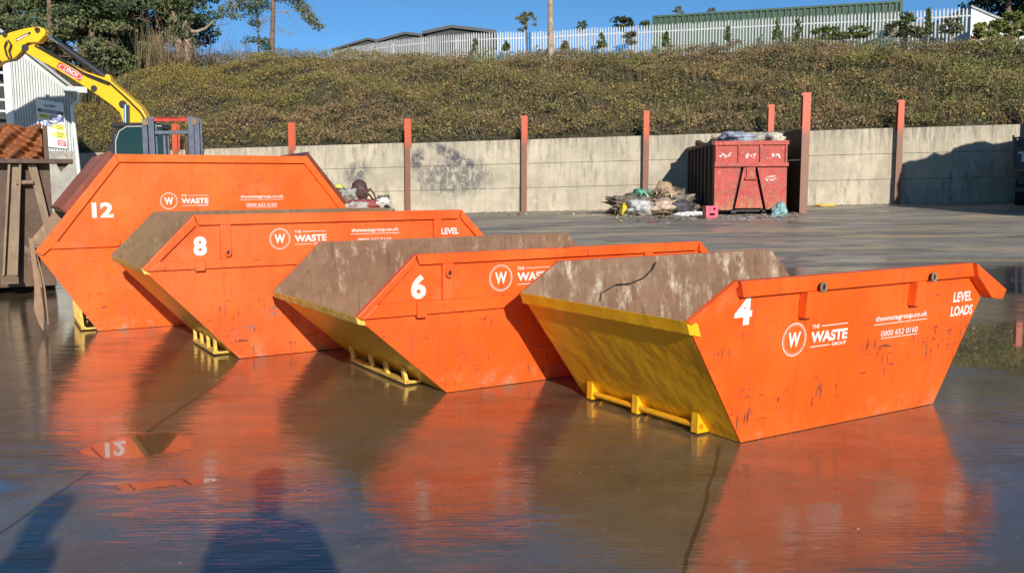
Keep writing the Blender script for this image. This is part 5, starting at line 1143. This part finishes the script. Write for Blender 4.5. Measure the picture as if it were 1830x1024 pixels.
# small trees and shoots beyond / along the fence
BR = [(.07, .10, .03), (.11, .15, .04), (.16, .19, .05)]; OLV = [(.10, .11, .05), (.16, .16, .08), (.22, .21, .12)]
def bush(label, px, ptop, pbot, wpx, Y, n, size, cols, seed, name='small_tree', cat='tree', group='small trees along the fence', shape='round'):
    bb = at(px, pbot, Y); h = at(px, ptop, Y).z-bb.z; w = wpx/F_PX*Y/2; rr = random.Random(seed); cl = []
    for k in range(26):
        f = rr.uniform(.25, .95) if shape == 'round' else rr.uniform(.1, .97); sp = w*(math.sin(math.pi*min(1, f*.9)) if shape == 'round' else (1.05-f))
        cl.append(((rr.uniform(-sp, sp)*.8, rr.uniform(-sp, sp)*.6, h*f), (w*.20+.05, w*.20+.05, h*.07+.03)))
    t = thing(name, label, cat, tuple(bb), 0, group); mb = MB(); mb.path([Vector((0, 0, -.4)), Vector((.05, 0, h*.5)), Vector((0, 0, h*.9))], .05, 6, 0, .02)
    for c, r in cl[:16]: mb.tube(Vector((0, 0, c[2]*.5)), Vector(c), .02, .006, 4, 0, False)
    mb.build('trunk', M['bark_grey'], t); foliage('crown', cl, int(n*1.7), size*.75, cols, t, seed, shell=.1); return t
bush('grey-green small tree just left of the bare pole', 940, 22, 66, 44, 60, 500, .16, OLV, 501)
bush('dark little crown just behind the fence right of the bare pole', 1040, 37, 62, 22, 62, 260, .15, BR[:2], 502)
bush('low rounded tree behind the fence left of the green container', 1111, 31, 60, 50, 62, 900, .16, [(.04, .06, .02), (.06, .08, .03)], 503)
bush('small dark tree touching the left end of the green container', 1152, 38, 58, 26, 63, 300, .15, BR[:2], 504)
bush('feathery treetop above the left part of the green container', 1211, 11, 40, 22, 66, 220, .14, OLV, 505)
bush('second feathery treetop above the green container', 1272, 14, 40, 20, 66, 200, .14, OLV, 506)
shoots = [(1075, 60, 90, 26), (1128, 55, 88, 30), (1190, 58, 86, 22), (1300, 48, 82, 20), (1388, 34, 76, 20), (1425, 34, 78, 26), (1478, 40, 76, 40), (1502, 50, 74, 30), (1534, 36, 74, 34), (1598, 30, 74, 30), (1620, 12, 72, 26), (1640, 40, 72, 28), (1658, 14, 70, 20), (1700, 22, 70, 30), (905, 72, 92, 20), (1010, 74, 92, 24), (850, 70, 92, 16)]
posn = ['at the start of the bushes right of the bare pole', 'under the left end of the green container', 'beneath the green container, third from its left end', 'under the middle of the green container', 'thin, under the green container right half', 'bushy, in front of the green container right half', 'broad, near the right third of the green container', 'low and round, near the right third of the green container', 'leafy, in front of the green container near its right end', 'just left of the green container right corner', 'tallest, at the green container right corner', 'low, right of the green container corner', 'narrow and tall, midway between green container and white gable', 'nearest left of the white gable', 'left of the bare pole at the fence foot', 'right of the bare pole at the fence foot', 'at the fence foot under the largest dark shed']
for i, ((px, a, c, w), ps) in enumerate(zip(shoots, posn)):
    if px > 1460 and w > 25: w *= 1.5; a += 9
    bush('leafy shoot '+ps, px, a, c, w, interp(FP, px, 2)-1.2, 260+w*8, .13, [BR, OLV+BR[:1]][i % 2], 520+i, 'leafy_shoot', 'shrub', 'leafy shoots along the fence', 'spire' if w < 30 else 'round')
# bright bush and dark conifer at the right
YB = [(.17, .20, .05), (.24, .26, .07), (.12, .15, .04), (.30, .30, .10)]
for i, (px, a, c, w, lb) in enumerate(((1768, 38, 76, 60, 'yellow-green bush in front of the white gable'), (1808, 24, 78, 80, 'larger yellow-green bush right of the gable bush'), (1860, 20, 80, 80, 'yellow-green bush at the right frame edge'))):
    bush(lb, px, a, c, w, 43.5+i*.6, 3200, .15, YB, 560+i, 'bright_bush', 'bush', 'bright bushes right of the fence')
b = at(1800, 60, 60); cl = []; rr = random.Random(77)
for k in range(60): cl.append(((rr.uniform(-3.8, 4.6), rr.uniform(-2, 2), rr.uniform(1.5, 4.6)), (rr.uniform(.5, 1.1), .8, rr.uniform(.3, .5))))
cl = [c for c in cl if c[0][2] > 1.3+max(0, -c[0][0]-1)*.5 or c[0][0] > -1.5]
tree('dark_conifer', 'dark spreading conifer above the bright bushes in the top right corner', 'tree', b, 4.5, .25, [(2.4, 3.1, 3.6, .6, .08), (3, .1, 3.6, .4, .08)], cl, 16000, .2, [(.022, .032, .016), (.035, .048, .02)], 600)

# ------------------------------------------------------------------ two onlookers whose shadows fall into the picture
def person(label, loc, rz, arms, seed, cols):
    t = thing('person', label, 'person', loc, rz)
    J = {'pelvis': ((0, 0, .95), .15), 'waist': ((0, .01, 1.08), .135), 'chest': ((0, .01, 1.32), .155), 'neck0': ((0, 0, 1.47), .07), 'neck': ((0, .01, 1.53), .055), 'head0': ((0, .02, 1.60), .075), 'head': ((0, .02, 1.68), .09), 'crown': ((0, .01, 1.74), .07),
         'shL': ((-.17, 0, 1.42), .07), 'shR': ((.17, 0, 1.42), .07), 'hipL': ((-.09, 0, .90), .11), 'hipR': ((.09, 0, .90), .11), 'knL': ((-.11, .03, .50), .07), 'knR': ((.11, .03, .50), .07), 'anL': ((-.12, 0, .09), .045), 'anR': ((.12, 0, .09), .045), 'toL': ((-.14, .16, .04), .04), 'toR': ((.14, .16, .04), .04)}
    J.update(arms)
    E_ = [('pelvis', 'waist'), ('waist', 'chest'), ('chest', 'neck0'), ('neck0', 'neck'), ('neck', 'head0'), ('head0', 'head'), ('head', 'crown'), ('chest', 'shL'), ('chest', 'shR'), ('shL', 'elL'), ('elL', 'wrL'), ('wrL', 'haL'), ('shR', 'elR'), ('elR', 'wrR'), ('wrR', 'haR'), ('pelvis', 'hipL'), ('pelvis', 'hipR'), ('hipL', 'knL'), ('knL', 'anL'), ('anL', 'toL'), ('hipR', 'knR'), ('knR', 'anR'), ('anR', 'toR')]
    for s_ in 'LR':
        hp = Vector(J['ha'+s_][0]); wr = Vector(J['wr'+s_][0]); d = (hp-wr).normalized(); sd = d.cross(Vector((0, 0, 1))).normalized()
        for k, (off, ln) in enumerate(((-.03, .07), (-.01, .08), (.01, .085), (.03, .065))):
            m_ = 'f%d%s' % (k, s_); J[m_] = (tuple(hp+sd*off+d*.03), .010); J[m_+'t'] = (tuple(hp+sd*off+d*(.03+ln)+Vector((0, 0, -.02))), .008); E_ += [('ha'+s_, m_), (m_, m_+'t')]
        J['th'+s_] = (tuple(hp+sd*(.06 if s_ == 'L' else -.06)+d*.03), .010); E_.append(('ha'+s_, 'th'+s_))
    keys = list(J); me = bpy.data.meshes.new('body'); me.from_pydata([J[k][0] for k in keys], [(keys.index(a), keys.index(b)) for a, b in E_], []); o = bpy.data.objects.new('body', me); C.objects.link(o); o.parent = t
    sk = o.modifiers.new('skin', 'SKIN'); 
    for i, k in enumerate(keys): me.skin_vertices[0].data[i].radius = (J[k][1], J[k][1]*(.8 if k in ('pelvis', 'waist', 'chest') else 1)); me.skin_vertices[0].data[i].use_root = (i == 0)
    o.modifiers.new('sub', 'SUBSURF').levels = 1; o.modifiers['sub'].render_levels = 1
    me.materials.append(simple('clothing_%d' % seed, cols, .9)); return t
arms1 = {'elL': ((-.21, .12, 1.16), .05), 'wrL': ((-.10, .30, 1.30), .035), 'haL': ((-.06, .36, 1.32), .035), 'elR': ((.21, .12, 1.16), .05), 'wrR': ((.10, .30, 1.30), .035), 'haR': ((.06, .36, 1.32), .035)}
person('person in dark clothes holding up a phone behind the camera, seen only as a shadow', (.02, -.50, 0), 0, arms1, 1, (.05, .05, .07))
arms2 = {'elL': ((-.26, .0, 1.14), .05), 'wrL': ((-.25, .10, .90), .035), 'haL': ((-.25, .13, .83), .035), 'elR': ((.26, .0, 1.14), .05), 'wrR': ((.25, .10, .90), .035), 'haR': ((.25, .13, .83), .035)}
person('person standing left of the photographer, seen only as a narrow shadow', (-.80, -.85, 0), R(80), arms2, 2, (.06, .07, .09))
